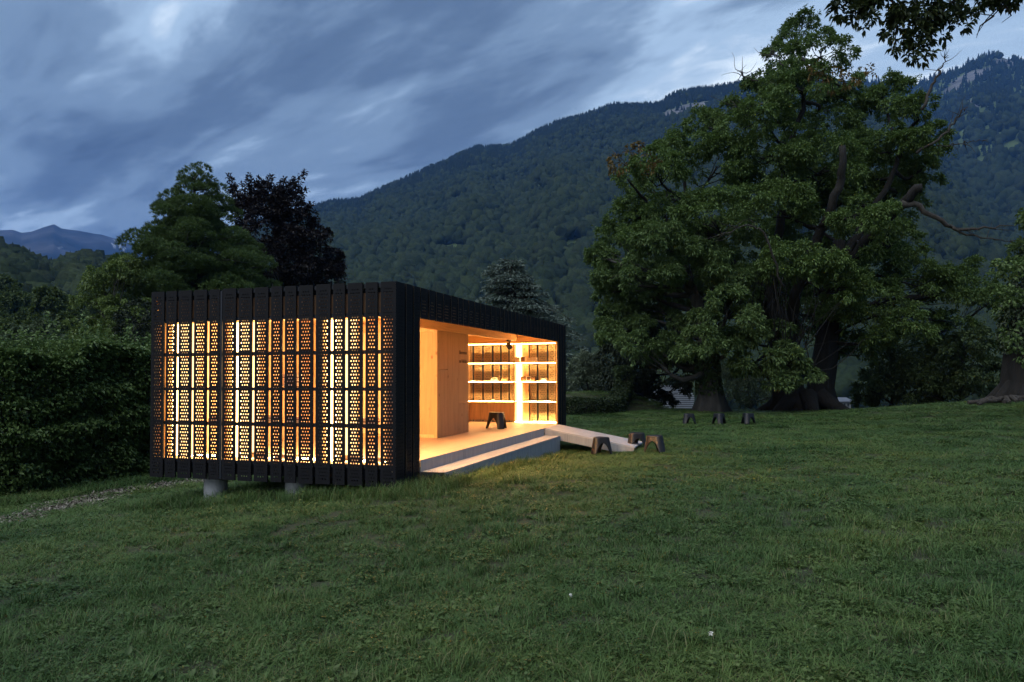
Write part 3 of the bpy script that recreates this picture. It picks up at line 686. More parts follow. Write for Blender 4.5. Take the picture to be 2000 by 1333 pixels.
M['far_leaf'] = far_tree_mat('far_broadleaf_crown', [(0.017, 0.027, 0.013), (0.025, 0.038, 0.016), (0.036, 0.050, 0.021), (0.022, 0.031, 0.015)])
M['far_fir'] = far_tree_mat('far_conifer_crown', [(0.010, 0.018, 0.013), (0.016, 0.025, 0.017), (0.022, 0.031, 0.019)])
def far_variants():
    out = []; r = np.random.default_rng(11)
    for k in range(4):
        V, F = icos(2); d = 1 + .85 * np.array([mnoise.noise(Vector(v * 1.9 + k * 7.3)) for v in V]) + .4 * np.array([mnoise.noise(Vector(v * 4.5 + k * 3.3)) for v in V])
        V = V * d[:, None]; V[:, 2] = V[:, 2] * .62 + .55; V[:, :2] *= .52
        out.append((raw_mesh('far_crown', V, F, M['far_leaf']), 0))
    for k in range(3):
        V = []; F = []; n = 9
        for j in range(5):
            z0 = .10 + j * .17; ra = (.24 - j * .042); b = len(V); V.append((0, 0, z0 + .34 - .02 * j))
            for i in range(n):
                a = i / n * 2 * PI + j + k; q = ra * r.uniform(.65, 1.2); V.append((q * math.cos(a), q * math.sin(a), z0 + r.uniform(-.05, .03)))
            F += [(b, b + 1 + i, b + 1 + (i + 1) % n) for i in range(n)]
        out.append((raw_mesh('far_fir', V, np.array(F), M['far_fir']), 1))
    return out
def scatter(name, P, scale, rot, idx, variants, kind='stuff'):
    """ONE object: points that geometry nodes fill with the given meshes (for masses nobody could count)"""
    vc = bpy.data.collections.new(name + '_kinds')
    for i, me in enumerate(variants): vc.objects.link(bpy.data.objects.new('%s_kind_%02d' % (name, i), me))
    me = bpy.data.meshes.new(name); me.vertices.add(len(P)); me.vertices.foreach_set('co', np.asarray(P, np.float32).ravel())
    for nm, ty, dat in (('scl', 'FLOAT_VECTOR', np.asarray(scale, np.float32)), ('rot', 'FLOAT_VECTOR', np.asarray(rot, np.float32)), ('idx', 'INT', np.asarray(idx, np.int32))):
        a = me.attributes.new(nm, ty, 'POINT'); a.data.foreach_set('vector' if ty == 'FLOAT_VECTOR' else 'value', dat.ravel())
    o = link(name, me); tag(o, kind=kind)
    g = bpy.data.node_groups.new(name + '_nodes', 'GeometryNodeTree')
    g.interface.new_socket('Geometry', in_out='INPUT', socket_type='NodeSocketGeometry'); g.interface.new_socket('Geometry', in_out='OUTPUT', socket_type='NodeSocketGeometry')
    i_ = g.nodes.new('NodeGroupInput'); o_ = g.nodes.new('NodeGroupOutput'); ip = g.nodes.new('GeometryNodeInstanceOnPoints'); ci = g.nodes.new('GeometryNodeCollectionInfo')
    ci.inputs['Collection'].default_value = vc; ci.inputs['Separate Children'].default_value = True; ci.inputs['Reset Children'].default_value = True
    def attr(nm, ty):
        n = g.nodes.new('GeometryNodeInputNamedAttribute'); n.data_type = ty; n.inputs['Name'].default_value = nm; return [q for q in n.outputs if q.enabled and q.name == 'Attribute'][0]
    L = g.links.new
    L(i_.outputs[0], ip.inputs['Points']); L(ci.outputs[0], ip.inputs['Instance']); ip.inputs['Pick Instance'].default_value = True
    L(attr('idx', 'INT'), ip.inputs['Instance Index']); L(attr('scl', 'FLOAT_VECTOR'), ip.inputs['Scale'])
    e2r = g.nodes.new('FunctionNodeEulerToRotation'); L(attr('rot', 'FLOAT_VECTOR'), e2r.inputs[0]); L(e2r.outputs[0], ip.inputs['Rotation'])
    L(ip.outputs[0], o_.inputs[0])
    o.modifiers.new('instances', 'NODES').node_group = g
    return o
FV = far_variants(); FVM = [v[0] for v in FV]
def forest(mo, n, size, fir, seed, tlo=0.0, thi=1.0):
    r = np.random.default_rng(seed); P, a, t = mo.points(n, r, tlo, thi); px, py = px_of(P)
    bad = blob(px, py, CLIFF, 1.3) * (r.random(len(px)) < .93) + blob(px, py, MEAD, .5); k = (bad < .4) & (px > -420) & (px < 2420); P, a, t, px = P[k], a[k], t[k], px[k]
    f = fir(a, t, px); isf = r.random(len(P)) < f; h = size * r.uniform(.7, 1.3, len(P)) * np.where(isf, 1.35, 1.0)
    wd = r.uniform(.8, 1.25, len(P)); S = np.stack([h * wd, h * wd, h], 1); P = P.copy(); P[:, 2] -= h * .1
    rot = np.stack([r.uniform(-.06, .06, len(P)), r.uniform(-.06, .06, len(P)), r.uniform(0, 2 * PI, len(P))], 1)
    idx = np.where(isf, 4 + r.integers(0, 3, len(P)), r.integers(0, 4, len(P))); return P, S, rot, idx
def cat_(*L): return [np.concatenate(x) for x in zip(*L)]
fr1 = forest(main_m, 42000, 13.5, lambda a, t, px: np.clip((t - .45) * 2.2 + .6 * fbm(a * 30, t * 8, 3, 8), .04, .97), 31)
rA = np.random.default_rng(5); _a = rA.uniform(main_m.az[2], main_m.az[-2], 1500); _P = main_m.pt(_a, rA.uniform(.985, 1.0, 1500))
_h = 17 * rA.uniform(.6, 1.35, 1500); frr = (_P - np.array([0, 0, 2.]), np.stack([_h, _h, _h], 1), np.stack([_h * 0, _h * 0, rA.uniform(0, 6, 1500)], 1), 4 + rA.integers(0, 3, 1500))
kk = blob(*px_of(_P), CLIFF, 1.3) < .4; frr = tuple(x[kk] for x in frr)
fr2 = forest(peak_m, 9000, 21, lambda a, t, px: np.clip((t - .25) * 2.2, .15, .97), 32, .15)
fr3 = forest(left_m, 5200, 11, lambda a, t, px: np.clip(.35 + .8 * fbm(a * 20, t * 6, 3, 3), .05, .8), 33)
d_ = cat_(fr1, frr, fr2, fr3); scatter('forest', d_[0], d_[1], d_[2], d_[3], FVM)

# haze: the damp evening air of the valley
def haze():
    m = bpy.data.materials.new('haze_air'); m.use_nodes = True; t = m.node_tree; t.nodes.clear()
    o = N(t, 'ShaderNodeOutputMaterial'); v = N(t, 'ShaderNodeVolumePrincipled'); v.inputs['Color'].default_value = (0.17, 0.43, 1.0, 1); v.inputs['Density'].default_value = HAZE
    t.links.new(v.outputs[0], o.inputs['Volume'])
    tag(MB().box(-8500, 8500, -300, 8500, -60, 1420).obj('haze', m), kind='stuff')
HAZE = 0.85e-4
haze()

# ------------------------------------------------------------------ vegetation
def norm(v): return v / (np.linalg.norm(v, axis=-1, keepdims=True) + 1e-9)
def leaves(base, dirs, L, Wd, r, droop=.25, fold=.25):
    """one folded, pointed leaf (two triangles) per base point; L, Wd are arrays or numbers"""
    n = len(base); L = np.broadcast_to(L, n)[:, None] * r.uniform(.7, 1.25, (n, 1)); Wd = np.broadcast_to(Wd, n)[:, None] * r.uniform(.75, 1.2, (n, 1))
    d = norm(dirs + np.array([0, 0, -droop])); up = norm(np.array([0, 0, 1.0]) + r.normal(0, .45, (n, 3)))
    s = norm(np.cross(d, up)); nn = np.cross(s, d)
    mid = base + d * L * .48 + nn * Wd * fold; tip = base + d * L - np.array([0, 0, 1.0]) * L * .10
    V = np.stack([base, mid + s * Wd * .5, tip, mid - s * Wd * .5], 1).reshape(-1, 3)
    V.reshape(-1, 4, 3)[:, [1, 3]] += (nn * Wd * fold * .6)[:, None]
    i = np.arange(n)[:, None] * 4; F = np.concatenate([i + np.array([[0, 1, 2]]), i + np.array([[0, 2, 3]])], 1).reshape(-1, 3)
    return V, F
def sph(n, r): return norm(r.normal(0, 1, (n, 3)))
def lobes_to_clumps(lobes, r, per, sub=.42, flat=.85, low=-.55):
    """lobes: (centre, radius) -> smaller leaf clumps set over each lobe's outside: (centre, radius, outward)"""
    C, S, O = [], [], []
    for c, ra in lobes:
        n = max(3, int(per * r.uniform(.8, 1.2))); d = sph(n * 2, r); d = d[d[:, 2] > low][:n]
        k = r.uniform(.55, 1.0, (len(d), 1)) ** .7; P = c + d * k * ra * np.array([1, 1, flat])
        C.append(P); S.append(ra * sub * r.uniform(.55, 1.15, len(d))); O.append(d)
    return np.concatenate(C), np.concatenate(S), np.concatenate(O)
def clump_leaves(C, S, O, r, n_per, L, Wd, droop, flat=.6, spread=.9, group=5, sprays=0):
    """leaves in little rosettes, thick at the upper and outer side of every clump, thin below"""
    m = len(C); wt = (S / S.mean()) ** 2; cnt = np.maximum(1, (n_per / group * wt * r.uniform(.7, 1.3, m))).astype(int)
    idx = np.repeat(np.arange(m), cnt); n = len(idx); d = sph(n, r); d[:, 2] = np.abs(d[:, 2]) * np.where(r.random(n) < .72, 1, -1)
    d = norm(d + O[idx] * .45); rad = r.uniform(.45, 1.06, n) ** .6
    P = C[idx] + d * (rad * S[idx])[:, None] * np.array([1, 1, flat])
    P = np.repeat(P, group, 0); D = np.repeat(norm(d + O[idx] * .4), group, 0)
    a = sph(len(P), r); dirs = norm(D * .8 + a * spread); P = P + a * L * .18
    if sprays:      # leafy twig ends that stand out of the clumps and fray the outline
        k = np.repeat(np.arange(m), sprays); u = norm(O[k] + r.normal(0, .55, (len(k), 3)) + np.array([0, 0, .15])); ln = S[k] * r.uniform(.9, 1.75, len(k)); t_ = np.linspace(.45, 1, 9)
        B = (C[k][:, None] + (u * ln[:, None])[:, None] * t_[None, :, None] - np.array([0, 0, 1.0]) * (ln[:, None] * .16 * t_ ** 2)[:, :, None]).reshape(-1, 3); uu = np.repeat(u, 9, 0); B = np.repeat(B, 2, 0); uu = np.repeat(uu, 2, 0)
        P = np.concatenate([P, B + r.normal(0, .04, B.shape)]); dirs = np.concatenate([dirs, norm(uu * .6 + r.normal(0, .6, B.shape))])
    return leaves(P, dirs, L, Wd, r, droop)
def limb(a, b, r, bend=.15, n=7, sag=0.0):
    a, b = np.asarray(a, float), np.asarray(b, float); t = np.linspace(0, 1, n)[:, None]; l = np.linalg.norm(b - a)
    w = r.normal(0, 1, 3) * l * bend; w2 = r.normal(0, 1, 3) * l * bend * .4
    return a + (b - a) * t + w * np.sin(PI * t) + w2 * np.sin(2 * PI * t) + np.array([0, 0, -sag * l]) * np.sin(PI * t)
def add_limb(mb, a, b, r0, r1, r, bend=.12, n=7, sides=6, sag=0):
    P = limb(a, b, r, bend, n, sag); mb.tube(P, np.linspace(r0, r1, len(P)), sides); return P
def trunk_tube(mb, pts, rad, flare=1.7, sides=14, r=None):
    P = np.asarray(pts, float); rad = np.asarray(rad, float)
    t = np.linspace(0, 1, 16); k = np.linspace(0, 1, len(P)); Q = np.stack([np.interp(t, k, P[:, i]) for i in range(3)], 1)
    R_ = np.interp(t, k, rad); R_ = R_ * (1 + (flare - 1) * np.exp(-t * len(P) * 2.6))
    for _ in range(2): Q[1:-1] = .5 * Q[1:-1] + .25 * (Q[:-2] + Q[2:])
    V, F = tube(Q, R_, sides); c = np.repeat(Q, sides, 0); d = V - c; ang = np.arctan2(d[:, 1], d[:, 0])
    rel = np.repeat(t, sides); V = c + d * (1 + (.10 * np.sin(ang * 5 + rel * 6) + .07 * np.sin(ang * 9 - rel * 11)) * (1 + 1.6 * np.exp(-rel * 9)))[:, None]
    mb.add(V, F); return Q
def P3(px, py, d): return at(px, py, d)
def L3(items, d, dj, r):
    """lobes given as (px, py, radius px[, depth offset m]) at about depth d -> world spheres"""
    out = []
    for it in items:
        dd = d + (it[3] if len(it) > 3 else r.uniform(-dj, dj)); out.append((at(it[0], it[1], dd), it[2] * dd / FPX))
    return out
def crown(name, V, F, m, parent): return mk(name, V, F, m, parent)

LEAF = {
 'chestnut': leafmat('chestnut_leaves', [(0.061, 0.110, 0.027), (0.098, 0.163, 0.041), (0.137, 0.210, 0.056), (0.090, 0.144, 0.039)], .55),
 'chestnut_front': leafmat('chestnut_leaves_blue_green', [(0.065, 0.113, 0.036), (0.106, 0.170, 0.053), (0.151, 0.223, 0.070), (0.091, 0.146, 0.050)], .55),
 'dead': leafmat('withered_leaves', [(0.14, 0.10, 0.035), (0.22, 0.14, 0.045), (0.10, 0.095, 0.03)], .8, .2),
 'pine': leafmat('pine_needles', [(0.052, 0.092, 0.026), (0.086, 0.138, 0.040), (0.124, 0.184, 0.056)], .6, .15),
 'beech': leafmat('copper_beech_leaves', [(0.008, 0.006, 0.007), (0.013, 0.009, 0.010), (0.019, 0.012, 0.013)], .5, .15),
 'light': leafmat('pale_green_leaves', [(0.10, 0.15, 0.04), (0.14, 0.20, 0.055), (0.18, 0.25, 0.07)], .55),
 'cedar': leafmat('blue_cedar_needles', [(0.105, 0.145, 0.120), (0.145, 0.190, 0.160), (0.185, 0.23, 0.195)], .7, .1),
 'yew': leafmat('dark_conifer_sprays', [(0.016, 0.027, 0.015), (0.026, 0.040, 0.021), (0.036, 0.050, 0.027)], .6, .1),
 'olive': leafmat('pale_shrub_leaves', [(0.10, 0.135, 0.088), (0.14, 0.18, 0.115), (0.18, 0.22, 0.15)], .6, .15),
 'willow': leafmat('grey_green_leaves', [(0.069, 0.099, 0.053), (0.092, 0.129, 0.069), (0.121, 0.161, 0.087)], .6),
 'bush': leafmat('bush_leaves', [(0.057, 0.092, 0.035), (0.081, 0.124, 0.046), (0.116, 0.165, 0.062)], .55),
 'hedge': leafmat('hornbeam_hedge_leaves', [(0.070, 0.120, 0.036), (0.110, 0.175, 0.052), (0.155, 0.23, 0.072), (0.085, 0.140, 0.040)], .45),
 'box': leafmat('clipped_hedge_leaves', [(0.022, 0.036, 0.014), (0.032, 0.052, 0.018), (0.044, 0.066, 0.024)], .6),
 'ivy': leafmat('ivy_leaves', [(0.024, 0.044, 0.015), (0.037, 0.064, 0.022), (0.053, 0.081, 0.029)], .4),
 'over': leafmat('oak_leaves', [(0.026, 0.042, 0.014), (0.042, 0.064, 0.020), (0.060, 0.085, 0.026)], .5),
 'hill': leafmat('hillside_leaves', [(0.060, 0.092, 0.028), (0.090, 0.129, 0.037), (0.121, 0.163, 0.051)], .6, .2),
}
BARK = {'dark': bark('dark_bark', (0.013, 0.011, 0.009)), 'grey': bark('grey_bark', (0.042, 0.039, 0.034)), 'dead': bark('dead_wood', (0.05, 0.043, 0.036), 10.0)}

def broad_tree(name, label, base, lobes, m, bm, seed, trunk=None, per=9, n_per=60, L=.2, Wd=.085, droop=.3, sub=.42, flat=.85, group=None, low=-.55, fork=None, rt=.3, limbs=True, cflat=.6):
    r = np.random.default_rng(seed); t = thing(name, base, label, 'tree', group)
    C, S, O = lobes_to_clumps(lobes, r, per, sub, flat, low)
    V, F = clump_leaves(C, S, O, r, n_per, L, Wd, droop, cflat, sprays=2); crown('crown', V, F, m, t)
    mb = MB()
    if trunk is None:
        top = np.mean([c for c, _ in lobes], 0); trunk = [base, base * .55 + top * .45 + np.array([.1, 0, 0]), top * .85 + base * .15]
    Q = trunk_tube(mb, trunk, np.linspace(rt, rt * .4, len(trunk)), 1.6)
    if limbs:
        lim = MB()
        for c, ra in lobes:
            d = np.linalg.norm(Q - c, axis=1) + np.abs(Q[:, 2] - (c[2] - ra * 1.2)) * .6; q = Q[int(np.clip(np.argmin(d), 3, len(Q) - 1))]
            P = add_limb(lim, q, c, max(.035, rt * .30), .02, r, .10, 7, 5)
            near = np.argsort(np.linalg.norm(C - c, axis=1))[:6]
            for j in near: add_limb(lim, P[r.integers(3, 6)], C[j], .022, .007, r, .10, 5, 4)
        lim.obj('branches', bm, t, smooth=True)
    mb.obj('trunk', bm, t, smooth=True); return t, r

def gbase(px, py, d):
    q = at(px, py, d); return np.array([q[0], q[1], hz(q[0], q[1])])

# --- the giant chestnut
def chestnut():
    r = np.random.default_rng(101); D = 35.0; b = gbase(1570, 804, D)
    t = thing('chestnut_tree', b, 'huge old chestnut with a forked dark trunk and wide ragged crown', 'tree')
    items = [(1568, 72, 48), (1606, 110, 52), (1530, 120, 40), (1500, 160, 44), (1560, 175, 62), (1660, 182, 52), (1735, 200, 52), (1785, 215, 36), (1600, 235, 70), (1490, 240, 55), (1425, 235, 48), (1378, 246, 36),
             (1330, 300, 55), (1285, 330, 46), (1240, 350, 36), (1400, 325, 70), (1500, 320, 80), (1615, 325, 70), (1720, 300, 68), (1790, 285, 46), (1825, 262, 24), (1290, 400, 66), (1385, 425, 78), (1510, 425, 80), (1640, 410, 72), (1745, 395, 58), (1805, 345, 42),
             (1235, 430, 46), (1212, 480, 46), (1195, 525, 36), (1290, 495, 74), (1400, 510, 76), (1560, 520, 60), (1665, 500, 72), (1745, 480, 60), (1790, 560, 60), (1850, 570, 46), (1905, 545, 42), (1935, 590, 34), (1700, 590, 72), (1640, 610, 46), (1772, 640, 42), (1860, 630, 32), (1720, 660, 38), (1560, 600, 55, 3), (1610, 560, 66, 3), (1500, 600, 55, 2.5), (1655, 680, 44, 2.5), (1580, 450, 76, 3.4), (1630, 400, 84, 3.4), (1545, 520, 62, -3.4), (1650, 565, 52, -3.2), (1700, 430, 60, -3.8), (1590, 640, 44, 3), (1480, 560, 62, 3), (1700, 520, 74, 3.4), (1580, 330, 84, 3.4), (1690, 350, 76, 3.4), (1600, 520, 50, -3.8)]
    lobes = L3(items, D, 3.4, r)
    C, S, O = lobes_to_clumps(lobes, r, 19, .37, .82)
    V, F = clump_leaves(C, S, O, r, 225, .155, .066, .38, sprays=2); crown('crown', V, F, LEAF['chestnut'], t)
    low = L3([(1480, 712, 46, -3.5), (1535, 700, 42, -3.6), (1455, 675, 40, -3.2), (1525, 752, 30, -3.8), (1570, 735, 30, -3.8), (1505, 655, 36, -3)], D, 1, r)
    C2, S2, O2 = lobes_to_clumps(low, r, 13, .36, .7); V, F = clump_leaves(C2, S2, O2, r, 100, .21, .08, .45); crown('low_branch', V, F, LEAF['chestnut_front'], t)
    dl = L3([(1212, 318, 24, -2), (1236, 298, 20, -2), (1262, 322, 26, -2), (1620, 152, 22, -2), (1660, 160, 16, -2), (1700, 140, 14, -2), (1596, 140, 14, -2)], D, 1, r)
    C3, S3, O3 = lobes_to_clumps(dl, r, 9, .5, .8, -.9); V, F = clump_leaves(C3, S3, O3, r, 16, .2, .075, .6, .8); crown('withered_leaves', V, F, LEAF['dead'], t)
    def k(px, py, dd=0): return at(px, py, D + dd)
    mb = MB(); bz = np.array([0, 0, -.25])
    T1 = trunk_tube(mb, [gbase(1545, 804, D) + bz, k(1535, 740), k(1540, 690), k(1530, 640), k(1500, 590), k(1480, 530)], [.74, .60, .54, .48, .36, .26], 1.45, 18)
    T2 = trunk_tube(mb, [gbase(1600, 803, D + .6) + bz, k(1602, 750, .5), k(1612, 690, .5), k(1618, 620, .5), k(1628, 540), k(1640, 470)], [.70, .55, .50, .44, .36, .26], 1.4, 18)
    for a in range(7):     # root spurs
        an_ = a / 7 * 2 * PI + .4; c = (gbase(1570, 804, D)); e = c + np.array([math.cos(an_) * 2.3, math.sin(an_) * 2.3, 0]); e[2] = hz(e[0], e[1]) - .12
        s_ = c + np.array([math.cos(an_) * .7, math.sin(an_) * .7, .75]); mdl = (s_ + e) / 2 - np.array([0, 0, .16]); mb.tube([s_, mdl, e], [.42, .30, .06], 8)
    # the limbs that show between the leaves
    def path(pts, r0, r1, sides=8):
        P = np.array([k(*p) for p in pts]); n = 18; kk = np.linspace(0, 1, len(P)); tt = np.linspace(0, 1, n); Q = np.stack([np.interp(tt, kk, P[:, i]) for i in range(3)], 1)
        for _ in range(2): Q[1:-1] = .5 * Q[1:-1] + .25 * (Q[:-2] + Q[2:])
        Q[1:-1] += r.normal(0, .05, Q[1:-1].shape); return Q, np.linspace(r0, r1, n)
    for pts, r0, r1 in (([(1540, 650), (1560, 560, -1), (1590, 480, -2), (1625, 400, -3), (1650, 340, -3.4), (1645, 285, -3.5)], .27, .13), ([(1530, 640), (1470, 560), (1400, 480, -1), (1340, 400, -2)], .26, .08),
                        ([(1500, 590), (1520, 470), (1530, 350, 1), (1560, 220), (1590, 120)], .27, .06), ([(1628, 540), (1680, 450), (1740, 350), (1780, 250)], .24, .06), ([(1628, 560), (1690, 470, -1), (1740, 420, -2), (1770, 390, -3), (1800, 368, -3.4)], .24, .19),
                        ([(1618, 620), (1700, 600), (1800, 580), (1890, 570)], .26, .06), ([(1540, 690), (1500, 690, -1.5), (1470, 715, -2.6)], .14, .04), ([(1400, 480, -1), (1300, 430), (1225, 350, -1.4)], .16, .04)):
        Q, rr_ = path(pts, r0, r1); mb.tube(Q, rr_, 8)
    mb.obj('trunk', BARK['dark'], t, smooth=True)
    lim = MB()
    allq = np.concatenate([T1[4:], T2[4:], path([(1540, 650), (1590, 480, -2), (1645, 285, -3.5)], 1, 1)[0], path([(1500, 590), (1530, 350, 1), (1590, 120)], 1, 1)[0], path([(1628, 540), (1740, 350), (1780, 250)], 1, 1)[0], path([(1530, 640), (1400, 480), (1340, 400)], 1, 1)[0]])
    for c, ra in lobes + low:
        q = allq[np.argmin(np.linalg.norm(allq - c, axis=1) + .8 * np.maximum(0, allq[:, 2] - c[2]))]; Pp = add_limb(lim, q, c, .10, .03, r, .11, 8, 5)
        for j in np.argsort(np.linalg.norm(C - c, axis=1))[:7]: add_limb(lim, Pp[r.integers(4, 7)], C[j], .03, .008, r, .12, 5, 4)
    lim.obj('branches', BARK['dark'], t, smooth=True)
    # dead wood sticking out of the crown
    def dead(pts, r0, tw):
        dw = MB(); Q, rr_ = path(pts, r0, .012); dw.tube(Q, rr_, 5)
        for _ in range(tw):
            i = r.integers(6, 17); e = Q[i] + norm((Q[i] - Q[i - 3]) + r.normal(0, .35, 3))* r.uniform(.3, 1.1); add_limb(dw, Q[i], e, .02, .005, r, .1, 5, 4)
        dw.obj('dead_branch', BARK['dead'], t, smooth=True)
    dead([(1760, 398, -3), (1800, 402, -3.2), (1850, 442, -3.4), (1880, 452, -3.4), (1935, 445, -3.5), (1985, 442, -3.5)], .15, 9)
    dead([(1860, 445, -3.4), (1900, 462, -3.4), (1950, 470, -3.4), (1992, 468, -3.4)], .05, 5)
    dead([(1790, 300, -2), (1850, 262, -2.4), (1868, 225, -2.4), (1890, 208, -2.4)], .07, 8); dead([(1830, 285, -2), (1880, 280, -2.2), (1930, 272, -2.2)], .03, 5)
    dead([(1800, 215, -2), (1828, 160, -2), (1838, 130, -2), (1852, 108, -2)], .08, 9)
    dead([(1500, 200, -2), (1460, 210, -2), (1422, 205, -2)], .05, 6); dead([(1530, 130, -2), (1510, 100, -2), (1502, 112, -2)], .03, 7); dead([(1480, 160, -2), (1450, 150, -2), (1440, 140, -2)], .025, 7)
    dead([(1530, 560, -4.5), (1490, 440, -5), (1440, 445, -5), (1400, 468, -5)], .05, 8); dead([(1270, 340, -2), (1225, 320, -2.4), (1200, 300, -2.4)], .03, 8)
chestnut()
# --- the chestnut in front of it on the left
def second():
    r = np.random.default_rng(55); D = 32.5; b = gbase(1388, 797, D)
    items = [(1222, 545, 44), (1196, 575, 34), (1275, 535, 56), (1345, 520, 64), (1415, 540, 56), (1210, 625, 44), (1275, 610, 62), (1350, 600, 70), (1420, 610, 56), (1195, 665, 28), (1245, 680, 40), (1310, 680, 46), (1370, 675, 42), (1430, 668, 36), (1290, 475, 44), (1370, 470, 44), (1170, 500, 22), (1180, 545, 24), (1450, 590, 40)]
    lobes = L3(items, D, 2.6, r)
    broad_tree('chestnut_tree', 'leafy chestnut with one ivy covered trunk, left in front of the forked chestnut', b, lobes, LEAF['chestnut_front'], BARK['grey'], 56,
               trunk=[b - np.array([0, 0, .2]), P3(1386, 740, D), P3(1380, 690, D), P3(1372, 620, D), P3(1350, 560, D)], per=19, n_per=220, L=.155, Wd=.065, droop=.4, sub=.36, rt=.52)
    r2_ = np.random.default_rng(57); n = 1500; h_ = r2_.uniform(.0, 1, n) ** .8; an_ = r2_.uniform(0, 2 * PI, n); c = b + (P3(1380, 690, D) - b) * (.3 + h_[:, None] * .9)
    d = np.stack([np.cos(an_), np.sin(an_), np.zeros(n)], 1); V, F = leaves(c + d * (.50 - .1 * h_[:, None]), norm(d + np.array([0, 0, -.6])), .13, .12, r2_)
    crown('ivy', V, F, LEAF['ivy'], bpy.data.objects['chestnut_tree.001'])
second()
# --- pine
def pine():
    r = np.random.default_rng(71); D = 40.0; b = gbase(380, 800, D); b[2] = -2.6; t = thing('pine_tree', b, 'broad green pine with lumpy needle pads behind the pavilion', 'tree')
    prof = [(335, 378, 5), (360, 382, 32), (395, 384, 52), (430, 384, 70), (470, 379, 98), (510, 384, 116), (555, 387, 126), (600, 380, 120), (650, 375, 100)]
    C = []; S = []; O = []; lim = MB(); top = P3(380, 340, D); bot = P3(380, 700, D); ax = lambda py: P3(380, py, D)
    for py in np.arange(342, 690, 19.0):
        half = np.interp(py, [p[0] for p in prof], [p[2] for p in prof]) * D / FPX; cx = np.interp(py, [p[0] for p in prof], [p[1] for p in prof])
        n = max(3, int(4 + half * 2.7)); a0 = r.uniform(0, 6)
        for i in range(n):
            an_ = a0 + i / n * 2 * PI + r.normal(0, .22); ln = half * r.choice([.55, .82, 1.0, 1.08], p=[.2, .3, .35, .15]) * r.uniform(.9, 1.08); c0 = P3(cx, py, D)
            d = rt * math.cos(an_) + fw * math.sin(an_); e = c0 + d * ln + np.array([0, 0, r.uniform(-.2, .2) + .05 * ln])
            pr = (.40 + .10 * min(half, 3)) * r.uniform(.7, 1.25); C.append(e); S.append(pr); O.append(norm(d + np.array([0, 0, .7])))
            for q in (.62, .8):
                if ln > 1.0: C.append(c0 + d * ln * q + np.array([0, 0, r.uniform(-.12, .2)]) + r.normal(0, .25, 3)); S.append(pr * .85); O.append(norm(d * .6 + np.array([0, 0, 1])))
            add_limb(lim, c0 - np.array([0, 0, .3]), e, .05, .015, r, .05, 5, 4)
    C = np.array(C); S = np.array(S); O = np.array(O)
    # pads of needle tufts: brushes of thin blades pointing up and outward
    m = len(C); cnt = np.maximum(10, (70 * (S / S.mean()) ** 2)).astype(int); idx = np.repeat(np.arange(m), cnt); d = sph(len(idx), r); d[:, 2] = np.abs(d[:, 2]) * np.where(r.random(len(idx)) < .86, 1, -.4); d = norm(d + .35 * O[idx])
    P = C[idx] + d * S[idx][:, None] * np.array([1.1, 1.1, .72]) * r.uniform(.72, 1.0, (len(idx), 1)); g = 10
    P = np.repeat(P, g, 0); dd = norm(np.repeat(norm(d + np.array([0, 0, .55])), g, 0) + r.normal(0, .42, (len(P), 3)))
    V, F = leaves(P, dd, .20, .024, r, -.05, .05); crown('crown', V, F, LEAF['pine'], t)
    mb = MB(); trunk_tube(mb, [b, bot, top], [.34, .26, .04], 1.3); mb.obj('trunk', BARK['grey'], t, smooth=True); lim.obj('branches', BARK['grey'], t, smooth=True)
pine()
# --- copper beech
def beech():
    r = np.random.default_rng(81); D = 48.0; b = gbase(560, 760, D); b[2] = -3.5; t = thing('beech_tree', b, 'almost black copper beech with spiky top right behind the pine', 'tree')
    out = [(375, 475, 18), (382, 520, 24), (380, 568, 22), (405, 500, 34), (408, 555, 36), (430, 510, 50), (430, 580, 44), (470, 530, 60), (475, 595, 46), (515, 540, 70), (520, 610, 50), (560, 560, 80), (560, 620, 55), (600, 570, 80), (610, 625, 50), (540, 640, 24), (650, 560, 90)]
    lobes = L3([(px, py, ra) for py, px, ra in out], D, 2.4, r); C, S, O = lobes_to_clumps(lobes, r, 17, .42, .9)
    V, F = clump_leaves(C, S, O, r, 170, .21, .10, .1); lim = MB()
    # ascending shoots that make the ragged outline
    sh = []
    for px, py, qx, qy in [(470, 380, 446, 346), (490, 375, 486, 345), (520, 370, 528, 346), (540, 380, 556, 352), (560, 385, 594, 338), (575, 400, 597, 372), (590, 420, 606, 400), (600, 450, 622, 430), (615, 480, 634, 462), (625, 510, 645, 500), (635, 540, 662, 532), (460, 400, 452, 372), (505, 380, 506, 350), (548, 372, 578, 348)]:
        a, e = P3(px, py + 10, D), P3(qx, qy, D); add_limb(lim, a, e, .05, .01, r, .05, 6, 4); k = np.linspace(-.4, 1, 30)[:, None]; sh.append(a + (e - a) * k + r.normal(0, .2, (30, 3)) * (1.15 - k))
    sh = np.repeat(np.concatenate(sh), 9, 0) + 0; d = norm(r.normal(0, 1, sh.shape) + np.array([0, 0, .4])); V2, F2 = leaves(sh + d * .1, d, .22, .1, r, .1)
    crown('crown', np.concatenate([V, V2]), np.concatenate([F, F2 + len(V)]), LEAF['beech'], t)
    mb = MB(); Q = trunk_tube(mb, [b, P3(556, 600, D), P3(545, 480, D), P3(535, 380, D)], [.5, .4, .25, .06], 1.4)
    for c, ra in lobes: add_limb(lim, Q[np.clip(np.argmin(np.linalg.norm(Q - c, axis=1)) - 2, 2, 14)], c, .10, .02, r, .08, 7, 5)
    mb.obj('trunk', BARK['dark'], t, smooth=True); lim.obj('branches', BARK['dark'], t, smooth=True)
beech()
